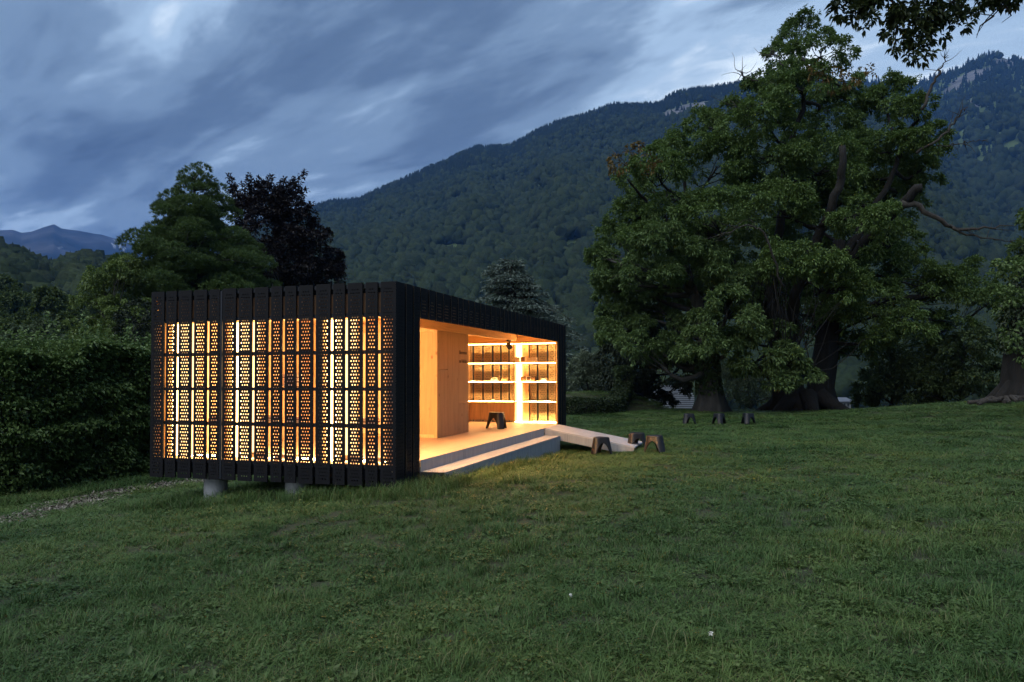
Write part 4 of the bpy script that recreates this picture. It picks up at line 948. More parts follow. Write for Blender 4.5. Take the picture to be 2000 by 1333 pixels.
# --- cedar: flat layered fans
def cedar():
    r = np.random.default_rng(91); D = 46.0; b = gbase(1010, 790, D); t = thing('cedar_tree', b, 'blue grey cedar with drooping flat layers behind the far end of the pavilion', 'tree')
    prof = [(512, 1000, 20), (535, 992, 52), (560, 1000, 60), (590, 1012, 88), (620, 1020, 102), (650, 1030, 112), (690, 1035, 118), (740, 1040, 122), (775, 1040, 100)]
    mb = MB(); Q = trunk_tube(mb, [b, P3(1004, 650, D), P3(998, 512, D)], [.4, .28, .04], 1.3); lim = MB(); B = []; Dd = []
    for py in np.arange(514, 780, 9.0):
        half = np.interp(py, [p[0] for p in prof], [p[2] for p in prof]) * D / FPX; cx = np.interp(py, [p[0] for p in prof], [p[1] for p in prof]); n = 4 + int(half * 1.1); a0 = r.uniform(0, 6)
        c0 = P3(np.interp(py, [512, 780], [998, 1008]), py, D)
        for i in range(n):
            an_ = a0 + i / n * 2 * PI + r.normal(0, .3); d = rt * math.cos(an_) + fw * math.sin(an_); ln = half * r.uniform(.55, 1.12); sh = (cx - 1000) * D / FPX
            e = c0 + d * ln + rt * sh + np.array([0, 0, -.10 * ln + r.uniform(-.2, .25)]); Pp = add_limb(lim, c0 + np.array([0, 0, .1]), e, .05, .012, r, .04, 6, 4, -.05)
            m = int(34 + ln * 46); k = r.uniform(.15, 1.0, m) ** .7; side = np.array([-d[1], d[0], 0]); w = r.normal(0, 1, m) * (.16 + .30 * np.sin(PI * np.clip(k, 0, .95))) * min(1, ln * .7)
            base = c0 + (e - c0) * k[:, None] + side * w[:, None] + np.array([0, 0, 1]) * (r.normal(0, .05, m) - .14 * np.abs(w))[:, None] + np.array([0, 0, .05 * ln]) * np.sin(PI * k)[:, None]
            B.append(base); Dd.append(norm(d + side * np.sign(w)[:, None] * .7 + r.normal(0, .3, (m, 3)) * np.array([1, 1, .5]) + np.array([0, 0, .08])))
    B = np.repeat(np.concatenate(B), 2, 0); Dd = np.repeat(np.concatenate(Dd), 2, 0) + r.normal(0, .3, (len(B), 3)); V, F = leaves(B, Dd, .24, .075, r, .18, .1)
    crown('crown', V, F, LEAF['cedar'], t); mb.obj('trunk', BARK['grey'], t, smooth=True); lim.obj('branches', BARK['grey'], t, smooth=True)
cedar()
def simple(name, label, px, py, d, items, m, bm, seed, dj=1.2, cat='tree', **kw):
    r = np.random.default_rng(seed); b = gbase(px, py, d); lobes = L3(items, d, dj, r); t, _ = broad_tree(name, label, b, lobes, LEAF[m], BARK[bm], seed, **kw); t['category'] = cat; return t
simple('lime_tree', 'pale green round topped tree at the left edge of the pine', 210, 760, 38, [(205, 540, 40), (240, 525, 36), (185, 585, 36), (225, 580, 44), (262, 560, 40), (180, 640, 34), (225, 630, 46), (265, 620, 46), (215, 680, 44), (262, 690, 50), (180, 690, 40), (300, 640, 46), (295, 700, 40)], 'light', 'grey', 301, per=12, n_per=80, L=.17, Wd=.09, sub=.4, rt=.25)
simple('rowan_tree', 'dark shaded tree filling the gap behind the left hedge and pavilion', 290, 760, 33, [(280, 620, 40), (300, 670, 40), (255, 660, 36), (240, 700, 34), (290, 720, 40)], 'yew', 'dark', 302, per=10, n_per=70, L=.16, Wd=.07, rt=.18)
hl = [(30, 610, 120, 44), (95, 590, 105, 36), (140, 640, 90, 40), (60, 660, 75, 36), (10, 575, 150, 44), (110, 680, 62, 30), (-30, 640, 85, 50), (175, 600, 130, 30), (20, 650, 66, 30), (150, 700, 56, 30)]
lab = ['wide hillside tree at the left edge of the view', 'rounded hillside tree with a light olive crown above the hedge', 'hillside tree just left of the pale round topped tree', 'hillside tree right behind the middle of the left hedge', 'highest of the near hillside trees at the left edge', 'small hillside tree peeping over the hedge near the lime', 'dark hillside tree cut by the left edge of the picture', 'farther hillside tree in the dip below the blue mountain', 'low bushy hillside tree above the left end of the hedge', 'lowest hillside tree, close behind the hedge by the lime']
for k, (px, py, d, ra) in enumerate(hl):
    r = np.random.default_rng(400 + k); its = [(px + r.uniform(-.7, .7) * ra, py + r.uniform(-.4, .6) * ra, ra * r.uniform(.4, .62), r.uniform(-2, 2)) for _ in range(8)] + [(px, py + ra, ra * .8, 0), (px, py - .3 * ra, ra * .5, 0)]
    q = at(px, py, d); b = np.array([q[0], q[1], min(hz(q[0], q[1]) if d < 80 else -9, q[2] - 6)]); lobes = L3(its, d, 0, r)
    s_ = d / 75; broad_tree('hillside_tree', lab[k], b, lobes, LEAF['hill'], BARK['grey'], 420 + k, per=11, n_per=55, L=.34 * s_, Wd=.2 * s_, droop=.15, sub=.42, rt=.35, limbs=False, group='trees on the slope beyond the hedge')
simple('shrub', 'grey green young shrub standing up behind the left hedge', 75, 740, 21, [(45, 665, 26, 0), (85, 655, 28, 0), (60, 690, 30, 0), (100, 690, 28, 0)], 'willow', 'grey', 311, cat='shrub', per=10, n_per=50, L=.13, Wd=.06, rt=.05)
simple('shrub', 'round silvery shrub right of the cedar above the clipped hedge', 1146, 770, 38, [(1146, 716, 28, 0), (1132, 728, 22, 0), (1162, 728, 22, 0), (1146, 742, 26, 0), (1128, 750, 18, 0), (1166, 748, 18, 0)], 'olive', 'grey', 312, cat='shrub', per=14, n_per=70, L=.13, Wd=.06, droop=-.2, rt=.08)
simple('yew_tree', 'dark hanging conifer in front of the white slatted shed', 1255, 795, 37, [(1225, 650, 44), (1270, 640, 46), (1200, 700, 34), (1240, 700, 44), (1290, 700, 46), (1325, 720, 34), (1215, 745, 36), (1255, 742, 36), (1320, 755, 26), (1225, 778, 24), (1275, 765, 26), (1335, 690, 30), (1190, 770, 22), (1295, 782, 18)], 'yew', 'dark', 313, per=13, n_per=75, L=.2, Wd=.07, droop=.9, sub=.4, rt=.22)
simple('willow_shrub', 'grey green bushy shrub between the two chestnut trunks', 1465, 797, 42, [(1420, 740, 40), (1460, 730, 42), (1500, 742, 38), (1435, 770, 34), (1480, 772, 36), (1410, 775, 30), (1515, 775, 28)], 'willow', 'grey', 314, cat='shrub', per=13, n_per=75, L=.17, Wd=.05, droop=-.1, rt=.1)
simple('hazel_bush', 'big dark bush right of the forked chestnut under its crown', 1740, 797, 39, [(1730, 715, 46), (1780, 700, 46), (1705, 765, 34), (1755, 760, 44), (1715, 735, 30), (1690, 785, 18), (1790, 765, 40)], 'bush', 'dark', 315, cat='bush', per=14, n_per=90, L=.18, Wd=.1, rt=.1)
simple('hazel_bush', 'pale topped rounded bush left of the ivy trunk', 1875, 785, 36, [(1830, 690, 46), (1880, 672, 42), (1915, 700, 40), (1840, 740, 48), (1890, 740, 46), (1935, 735, 28), (1850, 770, 30), (1900, 765, 32), (1810, 775, 34), (1800, 720, 34)], 'bush', 'dark', 316, cat='bush', per=14, n_per=90, L=.17, Wd=.09, rt=.1)
# --- ivy clad tree at the right edge
def ivy_tree():
    r = np.random.default_rng(61); D = 28.0; b = gbase(2022, 778, D); t = thing('ivy_tree', b, 'thick grey trunk wrapped in ivy at the right edge of the lawn', 'tree')
    mb = MB(); Q = trunk_tube(mb, [b - np.array([0, 0, .3]), P3(2020, 700, D), P3(2030, 600, D), P3(2060, 480, D), P3(2120, 300, D)], [1.0, .95, .8, .6, .4], 1.35, 20); 
    for a in range(9):
        an_ = a / 9 * 2 * PI; e = b + np.array([math.cos(an_) * 1.9, math.sin(an_) * 1.9, 0]); e[2] = hz(e[0], e[1]) - .1; s_ = b + np.array([math.cos(an_) * .8, math.sin(an_) * .8, .5]); mb.tube([s_, (s_ + e) / 2 - np.array([0, 0, .1]), e], [.32, .2, .04], 7)
    mb.obj('trunk', BARK['dark'], t, smooth=True)
    n = 7000; z = r.uniform(.28, .95, n); i = z * 15; i0 = i.astype(int); c = Q[i0] + (Q[np.minimum(i0 + 1, 15)] - Q[i0]) * (i - i0)[:, None]; an_ = r.uniform(0, 2 * PI, n); d = np.stack([np.cos(an_), np.sin(an_), np.zeros(n)], 1)
    V, F = leaves(c + d * (np.interp(z, [.28, .5, .95], [1.0, 1.05, .75]) * r.uniform(.85, 1.2, n))[:, None], norm(d + np.array([0, 0, -.8])), .12, .11, r); crown('ivy', V, F, LEAF['ivy'], t)
    lobes = L3([(1985, 540, 42, 0), (2010, 600, 50, 0), (1965, 585, 26, -1), (1995, 660, 36, -1), (2060, 500, 70, 0), (2080, 400, 80, 0), (1975, 520, 26, -1), (1990, 700, 22, -1), (2110, 600, 80, 0), (2115, 330, 74, 0), (2150, 230, 95, 0), (2135, 140, 75, 0), (2200, 330, 95, 0)], D, 1, r)
    C, S, O = lobes_to_clumps(lobes, r, 13, .4); V, F = clump_leaves(C, S, O, r, 75, .17, .09, .3); crown('crown', V, F, LEAF['chestnut_front'], t)
    # the pile of roots and cut wood at its foot
    for k in range(14):
        q = gbase(1925 + k * 7 + r.uniform(-8, 8), 778, 27.2 + r.uniform(-.5, .5)); a = r.uniform(0, PI); dv = np.array([math.cos(a), math.sin(a), r.uniform(-.1, .25)]) * r.uniform(.25, .55)
        lg = thing('log', q, 'cut log heaped under the ivy trunk, ' + ['at the very left tip', 'second from the left tip', 'third from the left tip', 'fourth from the left tip', 'fifth from the left tip', 'just left of the middle', 'in the middle', 'just right of the middle', 'ninth from the left tip', 'tenth from the left tip', 'fourth from the right end', 'third from the right end', 'second from the right end', 'at the very right end'][k], 'log', 'cut wood heaped by the ivy trunk'); add = MB().tube([q - dv + np.array([0, 0, .1]), q + np.array([0, 0, .13 + .05 * (k % 3)]), q + dv + np.array([0, 0, .1])], [.07, .08, .06], 8); add.obj('wood', BARK['dead'], lg)
ivy_tree()
# --- branch of a near oak reaching in at the top right
def overhang():
    r = np.random.default_rng(63); D = 15.0; b = gbase(2420, 800, 17); t = thing('oak_tree', b, 'near oak outside the frame whose leafy branch hangs into the top right corner', 'tree')
    mb = MB(); Q = trunk_tube(mb, [b - np.array([0, 0, .3]), P3(2400, 500, 17), P3(2380, 100, 16.5), P3(2350, -300, 16)], [.5, .42, .36, .2], 1.4)
    mb.obj('trunk', BARK['grey'], t, smooth=True); lim = MB(); k = lambda px, py, dd=0: P3(px, py, D + dd)
    paths = [[k(2365, 60, 1.5), k(2200, -60), k(2050, -60), k(1900, -20), k(1850, 10), k(1800, 45)], [k(2050, -60), k(1850, -60), k(1740, -10), k(1690, 20), k(1640, 10)], [k(1850, 10), k(1815, 60), k(1795, 110)], [k(1740, -10), k(1752, 40), k(1748, 85)], [k(1900, -20), k(1870, 25), k(1880, 45)]]
    for p, r0 in zip(paths, (.10, .07, .03, .025, .03)): lim.tube(np.array(p), np.linspace(r0, .008, len(p)), 6)
    for p in ([k(2010, -40), k(1960, 5), k(1925, 40), k(1905, 70)], [k(1990, -20), k(1940, 30), k(1880, 25)], [k(1960, 5), k(1975, 30), k(1955, 45)], [k(1940, 30), k(1915, 52), k(1908, 75)]): lim.tube(np.array(p) + r.normal(0, .01, (len(p), 3)), np.linspace(.022, .004, len(p)), 5)
    lim.obj('branches', BARK['dark'], t, smooth=True)
    lobes = L3([(1655, 12, 26, 0), (1690, 28, 26, 0), (1735, 10, 38, 0), (1790, 20, 42, 0), (1845, 15, 40, 0), (1760, 60, 26, 0), (1750, 92, 14, 0), (1800, 70, 28, 0), (1792, 105, 22, 0), (1830, 60, 26, 0), (1870, 40, 24, 0), (1900, -10, 40, 0), (1980, -40, 50, 0), (1700, -30, 40, 0), (1800, -50, 50, 0), (2080, -60, 60, 0), (1640, -20, 24, 0), (1925, 5, 14, 0)], D, .3, r)
    C, S, O = lobes_to_clumps(lobes, r, 10, .45, .9, -.9); V, F = clump_leaves(C, S, O, r, 34, .14, .062, .5, .8); crown('crown', V, F, LEAF['over'], t)
overhang()

# --- hedges
def hedge(name, label, line, h_, thick, n, L, Wd, m, seed, bushy=.12, droop=.0, layered=False, shoots=0):
    """line: list of (x, y, ground z); leaves fill the outer skin of the hedge body, which follows the line"""
    r = np.random.default_rng(seed); Pl = np.array(line, float); seg = np.linalg.norm(np.diff(Pl[:, :2], axis=0), axis=1); cum = np.concatenate([[0], np.cumsum(seg)])
    t = thing(name, Pl[len(Pl) // 2], label, 'hedge')
    s = r.uniform(0, cum[-1], n); c = np.stack([np.interp(s, cum, Pl[:, i]) for i in range(3)], 1)
    i = np.clip(np.searchsorted(cum, s) - 1, 0, len(seg) - 1); tv_ = np.diff(Pl[:, :2], axis=0) / seg[:, None]; vt = np.concatenate([tv_[:1], (tv_[:-1] + tv_[1:]) / 2, tv_[-1:]]); tg = np.stack([np.interp(s, cum, vt[:, q]) for q in (0, 1)], 1); tg /= np.linalg.norm(tg, axis=1)[:, None]; nr = np.stack([tg[:, 1], -tg[:, 0]], 1)
    face = r.random(n); z = r.uniform(0, 1, n); w = np.where(face < .42, 1.0, np.where(face < .68, -1.0, r.uniform(-1, 1, n))); z = np.where(face >= .68, 1.0, z)
    bul = bushy * (fbm(s * 1.6, z * h_ * (3.2 if layered else 1.8), 3, seed) * 3.2); dep = r.uniform(0, 1, n) ** 1.8 * thick * .5
    off = (w * (thick / 2 - dep * (face < .68)) + np.sign(w) * bul * (face < .68)); hh = h_ * (1 + .10 * fbm(s * .9, s * 0, 3, seed + 3) * 3) + bul * .8
    P = c.copy(); P[:, :2] += nr * off[:, None]; P[:, 2] += np.where(face < .68, z * hh, hh - r.uniform(0, 1, n) ** 2 * .25) 
    d = np.concatenate([nr * w[:, None], np.zeros((n, 1))], 1); d[face >= .68, 2] += 1.2; d = norm(d + r.normal(0, .75, (n, 3)) * np.array([1, 1, .6]))
    V, F = leaves(P, d, L, Wd, r, droop)
    if shoots:
        B = []; Dv = []
        for _ in range(shoots):
            q = P[r.integers(n)].copy(); u = r.uniform(0, cum[-1]); c_ = np.array([np.interp(u, cum, Pl[:, j]) for j in range(3)]); c_[2] += h_ * .97; c_[:2] += r.normal(0, thick * .3, 2); ln = r.uniform(.15, .55) if r.random() < .9 else r.uniform(.6, .85); lean = r.normal(0, .2, 3)
            kk = np.linspace(.1, 1, int(8 + ln * 22))[:, None]; B.append(c_ + (np.array([0, 0, 1]) + lean) * ln * kk); Dv.append(norm(r.normal(0, 1, (len(kk), 3)) * np.array([1, 1, .35]) + np.array([0, 0, .25])))
        V2, F2 = leaves(np.concatenate(B), np.concatenate(Dv), L * .9, Wd * .9, r, .15); F = np.concatenate([F, F2 + len(V)]); V = np.concatenate([V, V2])
    mk('foliage', V, F, m, t)
    core = MB()
    for _ in range(int(cum[-1] * 22)):
        u = r.uniform(0, cum[-1]); c_ = np.array([np.interp(u, cum, Pl[:, j]) for j in range(3)]); c_[:2] += r.normal(0, thick * .12, 2); e = c_ + np.array([r.normal(0, .3), r.normal(0, .3), h_ * r.uniform(.6, .95)]); core.tube(limb(c_ - np.array([0, 0, .1]), e, r, .06, 5), np.linspace(.018, .006, 5), 4)
    core.obj('twigs', BARK['dark'], t); return t
def hline(pts):
    out = []
    for px, py, d in pts: q = at(px, py, d); out.append((q[0], q[1], hz(q[0], q[1])))
    return out
hp = [P3(-380, 1020, 13.2), P3(-200, 1000, 13.8), P3(0, 985, 14.6), P3(150, 960, 16.2), P3(300, 935, 18.2), P3(440, 915, 20.5)]
hedge('hornbeam_hedge', 'tall leafy hedge with loose shoots on top left of the pavilion', [(p[0], p[1], hz(p[0], p[1])) for p in hp], 2.85, 1.5, 105000, .105, .066, LEAF['hedge'], 501, .24, .15, True, 300)
hedge('clipped_hedge', 'low clipped dark hedge just right of the pavilion', hline([(1060, 800, 31), (1120, 800, 30.5), (1170, 797, 31), (1205, 795, 32.2), (1218, 793, 34.5)]), .62, .75, 9000, .09, .06, LEAF['box'], 502, .05)
hedge('clipped_hedge', 'clipped hedge curving behind the grass mound right of the pavilion', hline([(1085, 770, 40), (1130, 770, 40), (1175, 772, 38.5), (1205, 775, 36.5), (1222, 785, 34.6)]), 1.25, .8, 9000, .10, .07, LEAF['bush'], 503, .06)
# ------------------------------------------------------------------ grass and ground cover
def grass_mat(name, cols, dry, rough=.6):
    m, t, b, L = mat(name); g = N(t, 'ShaderNodeNewGeometry')
    n = N(t, 'ShaderNodeTexNoise', i_Scale=0.5, i_Detail=4.0, i_Roughness=.6); L(g.outputs['Position'], n.inputs['Vector'])
    n2 = N(t, 'ShaderNodeTexNoise', i_Scale=3.1, i_Detail=3.0); L(g.outputs['Position'], n2.inputs['Vector'])
    f = math_(t, 'ADD', math_(t, 'MULTIPLY', g.outputs['Random Per Island'], .45), math_(t, 'MULTIPLY', n2.outputs[0], .55))
    c = ramp(t, f, [(i / (len(cols) - 1) * .6 + .2, x) for i, x in enumerate(cols)])
    dr = N(t, 'ShaderNodeMath', operation='GREATER_THAN'); L(g.outputs['Random Per Island'], dr.inputs[0]); dr.inputs[1].default_value = .88
    c = mixc(t, math_(t, 'MULTIPLY', dr.outputs[0], .75), c, dry)
    c = mixc(t, 1.0, c, ramp(t, n.outputs[0], [(0.32, (.58, .70, .64)), (0.5, (1, 1, 1)), (0.68, (1.42, 1.2, 1.05))]), 'MULTIPLY')
    L(c, b.inputs['Base Color']); b.inputs['Roughness'].default_value = rough; b.inputs['Specular IOR Level'].default_value = .25
    tr = N(t, 'ShaderNodeBsdfTranslucent'); L(c, tr.inputs[0]); mx = N(t, 'ShaderNodeMixShader'); mx.inputs[0].default_value = .25
    L(b.outputs[0], mx.inputs[1]); L(tr.outputs[0], mx.inputs[2]); L(mx.outputs[0], t.nodes['Material Output'].inputs[0]); return m
M['grass'] = grass_mat('lawn_grass', [(0.050, 0.100, 0.027), (0.084, 0.152, 0.043), (0.118, 0.194, 0.060)], (0.17, 0.165, 0.085))
M['weed'] = grass_mat('broad_leaved_weeds', [(0.060, 0.105, 0.030), (0.085, 0.140, 0.042), (0.11, 0.17, 0.055)], (0.08, 0.12, 0.04), .45)
def tuft(r, n, rad, h0, h1, wd, lean):
    V = []; F = []
    for k in range(n):
        a = r.uniform(0, 2 * PI); q = rad * math.sqrt(r.random()); p = np.array([q * math.cos(a), q * math.sin(a), -.008]); a2 = r.uniform(0, 2 * PI); d = np.array([math.cos(a2), math.sin(a2), 0]); s = np.array([-d[1], d[0], 0]) * wd * r.uniform(.6, 1.3)
        h = r.uniform(h0, h1); l = h * lean * r.uniform(.3, 1.5); b = len(V); m_ = p + d * l * .35 + np.array([0, 0, h * .62]); e = p + d * l + np.array([0, 0, h * r.uniform(.75, 1.0)])
        V += [p - s * .5, p + s * .5, m_ - s * .42, m_ + s * .42, e]; F += [(b, b + 1, b + 3), (b, b + 3, b + 2), (b + 2, b + 3, b + 4)]
    return raw_mesh('grass_tuft', np.array(V), np.array(F), M['grass'])
def rosette(r, n, ln, wd):
    B = np.zeros((n, 3)) + r.normal(0, .012, (n, 3)) * np.array([1, 1, 0]); a = r.uniform(0, 2 * PI, n); D = np.stack([np.cos(a), np.sin(a), r.uniform(.25, 1.0, n)], 1); V, F = leaves(B, D, ln, wd, r, .1, .2); return raw_mesh('weed_rosette', V, F, M['weed'])
def clover(r, n):
    B = []; D = []
    for k in range(n):
        p = np.array([r.normal(0, .06), r.normal(0, .06), r.uniform(.02, .05)]); a0 = r.uniform(0, 6)
        for j in range(3): B.append(p); D.append((math.cos(a0 + j * 2.1), math.sin(a0 + j * 2.1), .15))
    V, F = leaves(np.array(B), np.array(D), .022, .020, r, 0, .05); return raw_mesh('clover_patch', V, F, M['weed'])
gr = np.random.default_rng(900)
GV = [tuft(gr, 110, .13, .016, .046, .0048, 1.5) for _ in range(4)] + [tuft(gr, 85, .12, .024, .072, .0050, 1.7) for _ in range(3)] + [tuft(gr, 60, .10, .06, .15, .005, 1.0) for _ in range(2)] + [rosette(gr, 11, .085, .030), rosette(gr, 8, .065, .034), clover(gr, 34), clover(gr, 24)]
def inside_pav(x, y, m=0.0): return (x > -WID + m) & (x < .37 - m) & (y > 0 + m) & (y < LEN - m)
def gd(px, py):
    r = ray(px, py); d = 8.0
    for _ in range(60): q = CAM + r * d; d += (q[2] - hz(q[0], q[1])) / max(.04, -r[2]) * .6
    return d
MUL = np.array([at(px, py, gd(px, py)) for px, py in ((-250, 1080), (-100, 1045), (0, 1020), (90, 1000), (180, 975), (270, 957), (345, 946), (430, 938))])[:, :2]
def mulch_w(x, y):
    P = MUL; d = np.full(np.shape(x), 9e9)
    for a, b in zip(P[:-1], P[1:]):
        u = b - a; k = np.clip(((x - a[0]) * u[0] + (y - a[1]) * u[1]) / (u @ u), 0, 1); d = np.minimum(d, np.hypot(x - a[0] - k * u[0], y - a[1] - k * u[1]))
    return np.clip(1.15 - d / .60 + fbm(x * 1.8, y * 1.8, 4, 2) * 1.6, 0, 1)
def lawn_points(n, r0, r1, p):
    u = gr.random(n); rr_ = (r0 ** p + (r1 ** p - r0 ** p) * u) ** (1 / p); a = gr.uniform(R(-82), R(52), n); x = CAM[0] + rr_ * np.sin(a); y = CAM[1] + rr_ * np.cos(a); return x, y, rr_
x, y, rr_ = lawn_points(52000, 2.2, 46, .75)
k = ~inside_pav(x, y, .5) & (mulch_w(x, y) < gr.uniform(.25, 1.0, len(x))); x, y, rr_ = x[k], y[k], rr_[k]
# longer grass along the edges the mower does not reach
def edge_len(x, y):
    d = np.maximum(np.maximum(-WID - x, x - .37), np.maximum(-y, y - LEN)); e = np.exp(-np.maximum(d, 0) * 2.6)
    hx = np.array([p[:2] for p in hp]); dh = np.full(np.shape(x), 9e9)
    for a, b in zip(hx[:-1], hx[1:]):
        u = b - a; q = np.clip(((x - a[0]) * u[0] + (y - a[1]) * u[1]) / (u @ u), 0, 1); dh = np.minimum(dh, np.hypot(x - a[0] - q * u[0], y - a[1] - q * u[1]))
    return np.maximum(e * .9, np.exp(-np.maximum(dh - .8, 0) * .9))
el = edge_len(x, y); pt = fbm(x * .55, y * .55, 3, 6) * 2
q = gr.random(len(x)); idx = np.where(q < .46, gr.integers(0, 4, len(x)), np.where(q < .79, gr.integers(4, 7, len(x)), np.where(q < .82, gr.integers(7, 9, len(x)), gr.integers(9, 13, len(x)))))
idx = np.where((el > .35) & (gr.random(len(x)) < .8), gr.integers(7, 9, len(x)), idx); idx = np.where((idx >= 9) & (rr_ > 16), gr.integers(0, 4, len(x)), idx)
lod = np.clip(rr_ / 9, 1, 3.2); sz = gr.uniform(.8, 1.25, len(x)); hh = sz * (1 + .45 * pt + .55 * el) * np.clip(lod ** -.25, .75, 1.0); hh = np.clip(hh, .45, 1.9)
scatter('grass', np.stack([x, y, hgt(x, y)], 1), np.stack([sz * lod, sz * lod, hh], 1), np.stack([gr.uniform(-.12, .12, len(x)), gr.uniform(-.12, .12, len(x)), gr.uniform(0, 6.28, len(x))], 1), idx, GV)
# wood chips and leaf litter along the hedge
M['chip'] = leafmat('wood_chips', [(0.10, 0.085, 0.065), (0.20, 0.175, 0.14), (0.34, 0.31, 0.26), (0.07, 0.055, 0.04)], .9, 0, .1)
n = 60000; cxy = np.stack([gr.uniform(MUL[:, 0].min() - 1, MUL[:, 0].max() + 1, n), gr.uniform(MUL[:, 1].min() - 1, MUL[:, 1].max() + 1, n)], 1); w = mulch_w(cxy[:, 0], cxy[:, 1]); cxy = cxy[gr.random(n) < w * .9]
B = np.concatenate([cxy, (hgt(cxy[:, 0], cxy[:, 1]) + gr.uniform(.005, .03, len(cxy)))[:, None]], 1); D = gr.normal(0, 1, (len(B), 3)) * np.array([1, 1, .25]); V, F = leaves(B, D, .075, .03, gr, 0, .1)
tag(mk('wood_chip_mulch', V, F, M['chip'], origin=B.mean(0)), kind='stuff')
# a few clover heads and dry stalks that stand out
def flower(px, py, d, label, s=1.0):
    q = gbase(px, py, d); r = random.Random(px); t = thing('clover_flower', q, label, 'flower', 'clover flowers in the lawn'); h = .07 * s
    MB().tube([q, q + np.array([.004, 0, h * .6]), q + np.array([.01, 0, h])], .0016, 5).obj('stem', M['weed'], t); B = np.repeat((q + np.array([.01, 0, h]))[None], 34, 0); V, F = leaves(B, sph(34, np.random.default_rng(px)) + np.array([0, 0, .3]), .016 * s, .007 * s, np.random.default_rng(px), 0, .1); mk('head', V, F, M['white'], t)
def gd(px, py):
    r = ray(px, py); d = 8.0
    for _ in range(40): q = CAM + r * d; d += (q[2] - hz(q[0], q[1])) / max(.04, -r[2]) * .7
    return d
flower(1385, 1262, gd(1385, 1262), 'white clover flower nearest the bottom edge, right of centre', 1.1); flower(1112, 1182, gd(1112, 1182), 'small white clover flower in the middle of the foreground lawn', 1.0)
0 and flower(1580, 1208, gd(1580, 1208), 'faded clover flower in the right foreground of the lawn', .9); 0 and flower(1890, 1010, gd(1890, 1010), 'clover flower on the right side of the lawn far from the others', 1.2)

# ------------------------------------------------------------------ houses beyond the lawn
M['wall'] = plain('white_render', (0.17, 0.175, 0.18), .9, .05, 2); M['slat'] = plain('pale_slats', (0.30, 0.33, 0.39), .7, .06, 3); M['redroof'] = plain('brown_red_roof', (0.16, 0.07, 0.05), .9, .15, 3)
M['greyroof'] = plain('grey_metal_roof', (0.12, 0.13, 0.155), .5, .1, 2); M['dkglass'] = plain('dark_window', (0.02, 0.025, 0.035), .2, .1)
def shed():
    d = 47.0; b = at(1310, 800, d); b[2] = CAM[2] - 3.0; a0 = at(1258, 800, d); a1 = at(1350, 800, d); t = thing('slatted_shed', b, 'pale slatted shed wall glimpsed through the dark conifer', 'shed'); z0, z1 = at(1300, 800, d)[2] - .3, at(1300, 752, d)[2]
    ux = unit((a1 - a0) * np.array([1, 1, 0])); uy = np.array([-ux[1], ux[0], 0]); Wl = np.linalg.norm((a1 - a0)[:2]); org = np.array([a0[0], a0[1], 0])
    def bx(x0, x1, y0, y1, za, zb, nm, m):
        V = [org + ux * x + uy * y + np.array([0, 0, z]) for z in (za, zb) for x, y in ((x0, y0), (x1, y0), (x1, y1), (x0, y1))]; mk(nm, V, [(0, 3, 2, 1), (4, 5, 6, 7), (0, 1, 5, 4), (1, 2, 6, 5), (2, 3, 7, 6), (3, 0, 4, 7)], M[m], t)
    bx(0, Wl, .05, 2.5, z0, z1 - .05, 'wall', 'dkglass'); n = 15
    for k in range(n):
        za = z0 + (z1 - z0) * k / n; f = max(0.0, (k / n - .55)) / .45; bx(.0, Wl - .15 + .35 * math.sin(PI * k / n) - .7 * f ** 2, -.02, .04, za, za + (z1 - z0) / n * .7, 'slat', 'slat')
    return t
shed()
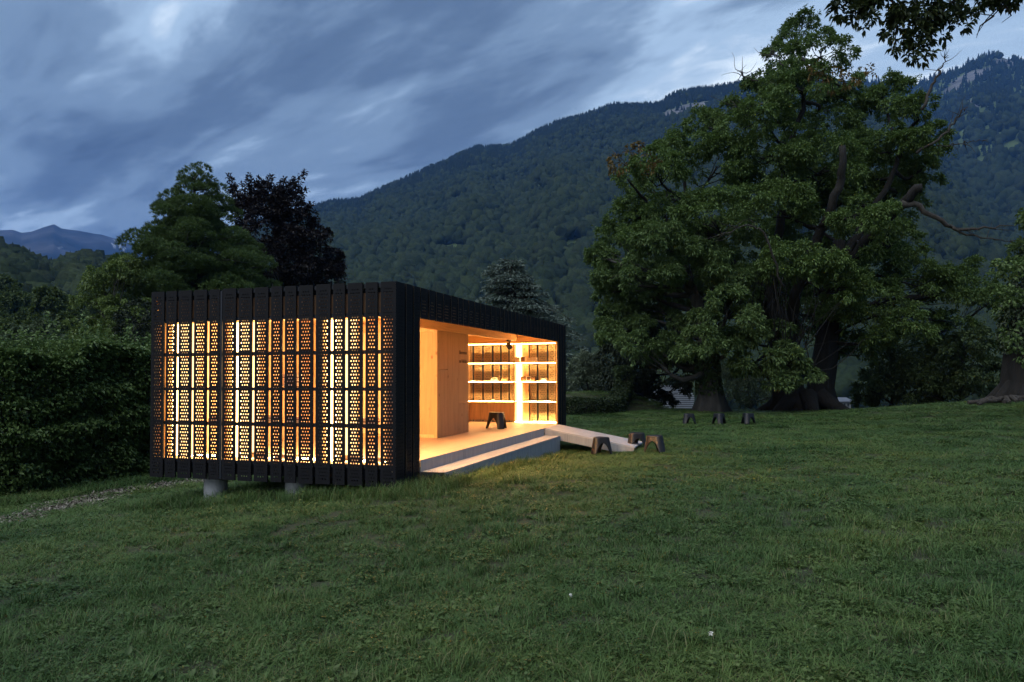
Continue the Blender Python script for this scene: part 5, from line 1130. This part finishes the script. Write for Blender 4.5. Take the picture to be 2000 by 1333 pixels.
def house(px0, px1, pyr, pye, pyb, d, roof, label, balcony):
    a0, a1 = at(px0, pyb, d), at(px1, pyb, d); ux = unit((a1 - a0) * np.array([1, 1, 0])); uy = np.array([-ux[1], ux[0], 0]); w = np.linalg.norm((a1 - a0)[:2]); ze, zr = at(px0, pye, d)[2], at(px0, pyr, d)[2]; z0 = min(at(px0, pyb, d)[2], VZ + 3)
    t = thing('house', (a0[0], a0[1], z0), label, 'house'); org = np.array([a0[0], a0[1], 0]); dp = w * .7
    def P(x, y, z): return org + ux * x + uy * y + np.array([0, 0, z])
    bf = [(0, 3, 2, 1), (4, 5, 6, 7), (0, 1, 5, 4), (1, 2, 6, 5), (2, 3, 7, 6), (3, 0, 4, 7)]
    def bx(x0, x1, y0, y1, za, zb, nm, m, par=t): return mk(nm, [P(x, y, z) for z in (za, zb) for x, y in ((x0, y0), (x1, y0), (x1, y1), (x0, y1))], bf, M[m], par)
    bx(0, w, 0, dp, z0, ze, 'wall', 'wall'); o = w * .12
    mk('roof', [P(-o, -o, ze), P(w + o, -o, ze), P(w + o, dp + o, ze), P(-o, dp + o, ze), P(o, dp / 2, zr), P(w - o, dp / 2, zr), P(-o, -o, ze - .15), P(w + o, -o, ze - .15), P(w + o, dp + o, ze - .15), P(-o, dp + o, ze - .15)], [(0, 1, 5, 4), (1, 2, 5), (2, 3, 4, 5), (3, 0, 4), (9, 8, 7, 6), (0, 6, 7, 1), (1, 7, 8, 2), (2, 8, 9, 3), (3, 9, 6, 0)], M[roof], t)
    hgt_ = at(px0, pye, d)[2] - at(px0, pyb, d)[2]
    for k in range(4):
        x = w * (.1 + .22 * k); f = bx(x, x + w * .13, -.06, -.01, ze - hgt_ * .8, ze - hgt_ * .25, 'window', 'wall'); bx(x + w * .015, x + w * .115, -.09, -.061, ze - hgt_ * .75, ze - hgt_ * .3, 'pane', 'dkglass', f)
    if balcony: bx(-w * .05, w * .95, -1.4, -.1, ze - hgt_ * 1.0, ze - hgt_ * .55, 'balcony', 'wall')
house(1610, 1626, 753.5, 757, 763, 190, 'redroof', 'small white house with a brown red roof on the far slope beside the forked trunk', True)
house(1630, 1662, 777, 784, 798, 120, 'greyroof', 'low house with a pale grey roof below the lawn edge right of the forked trunk', False)
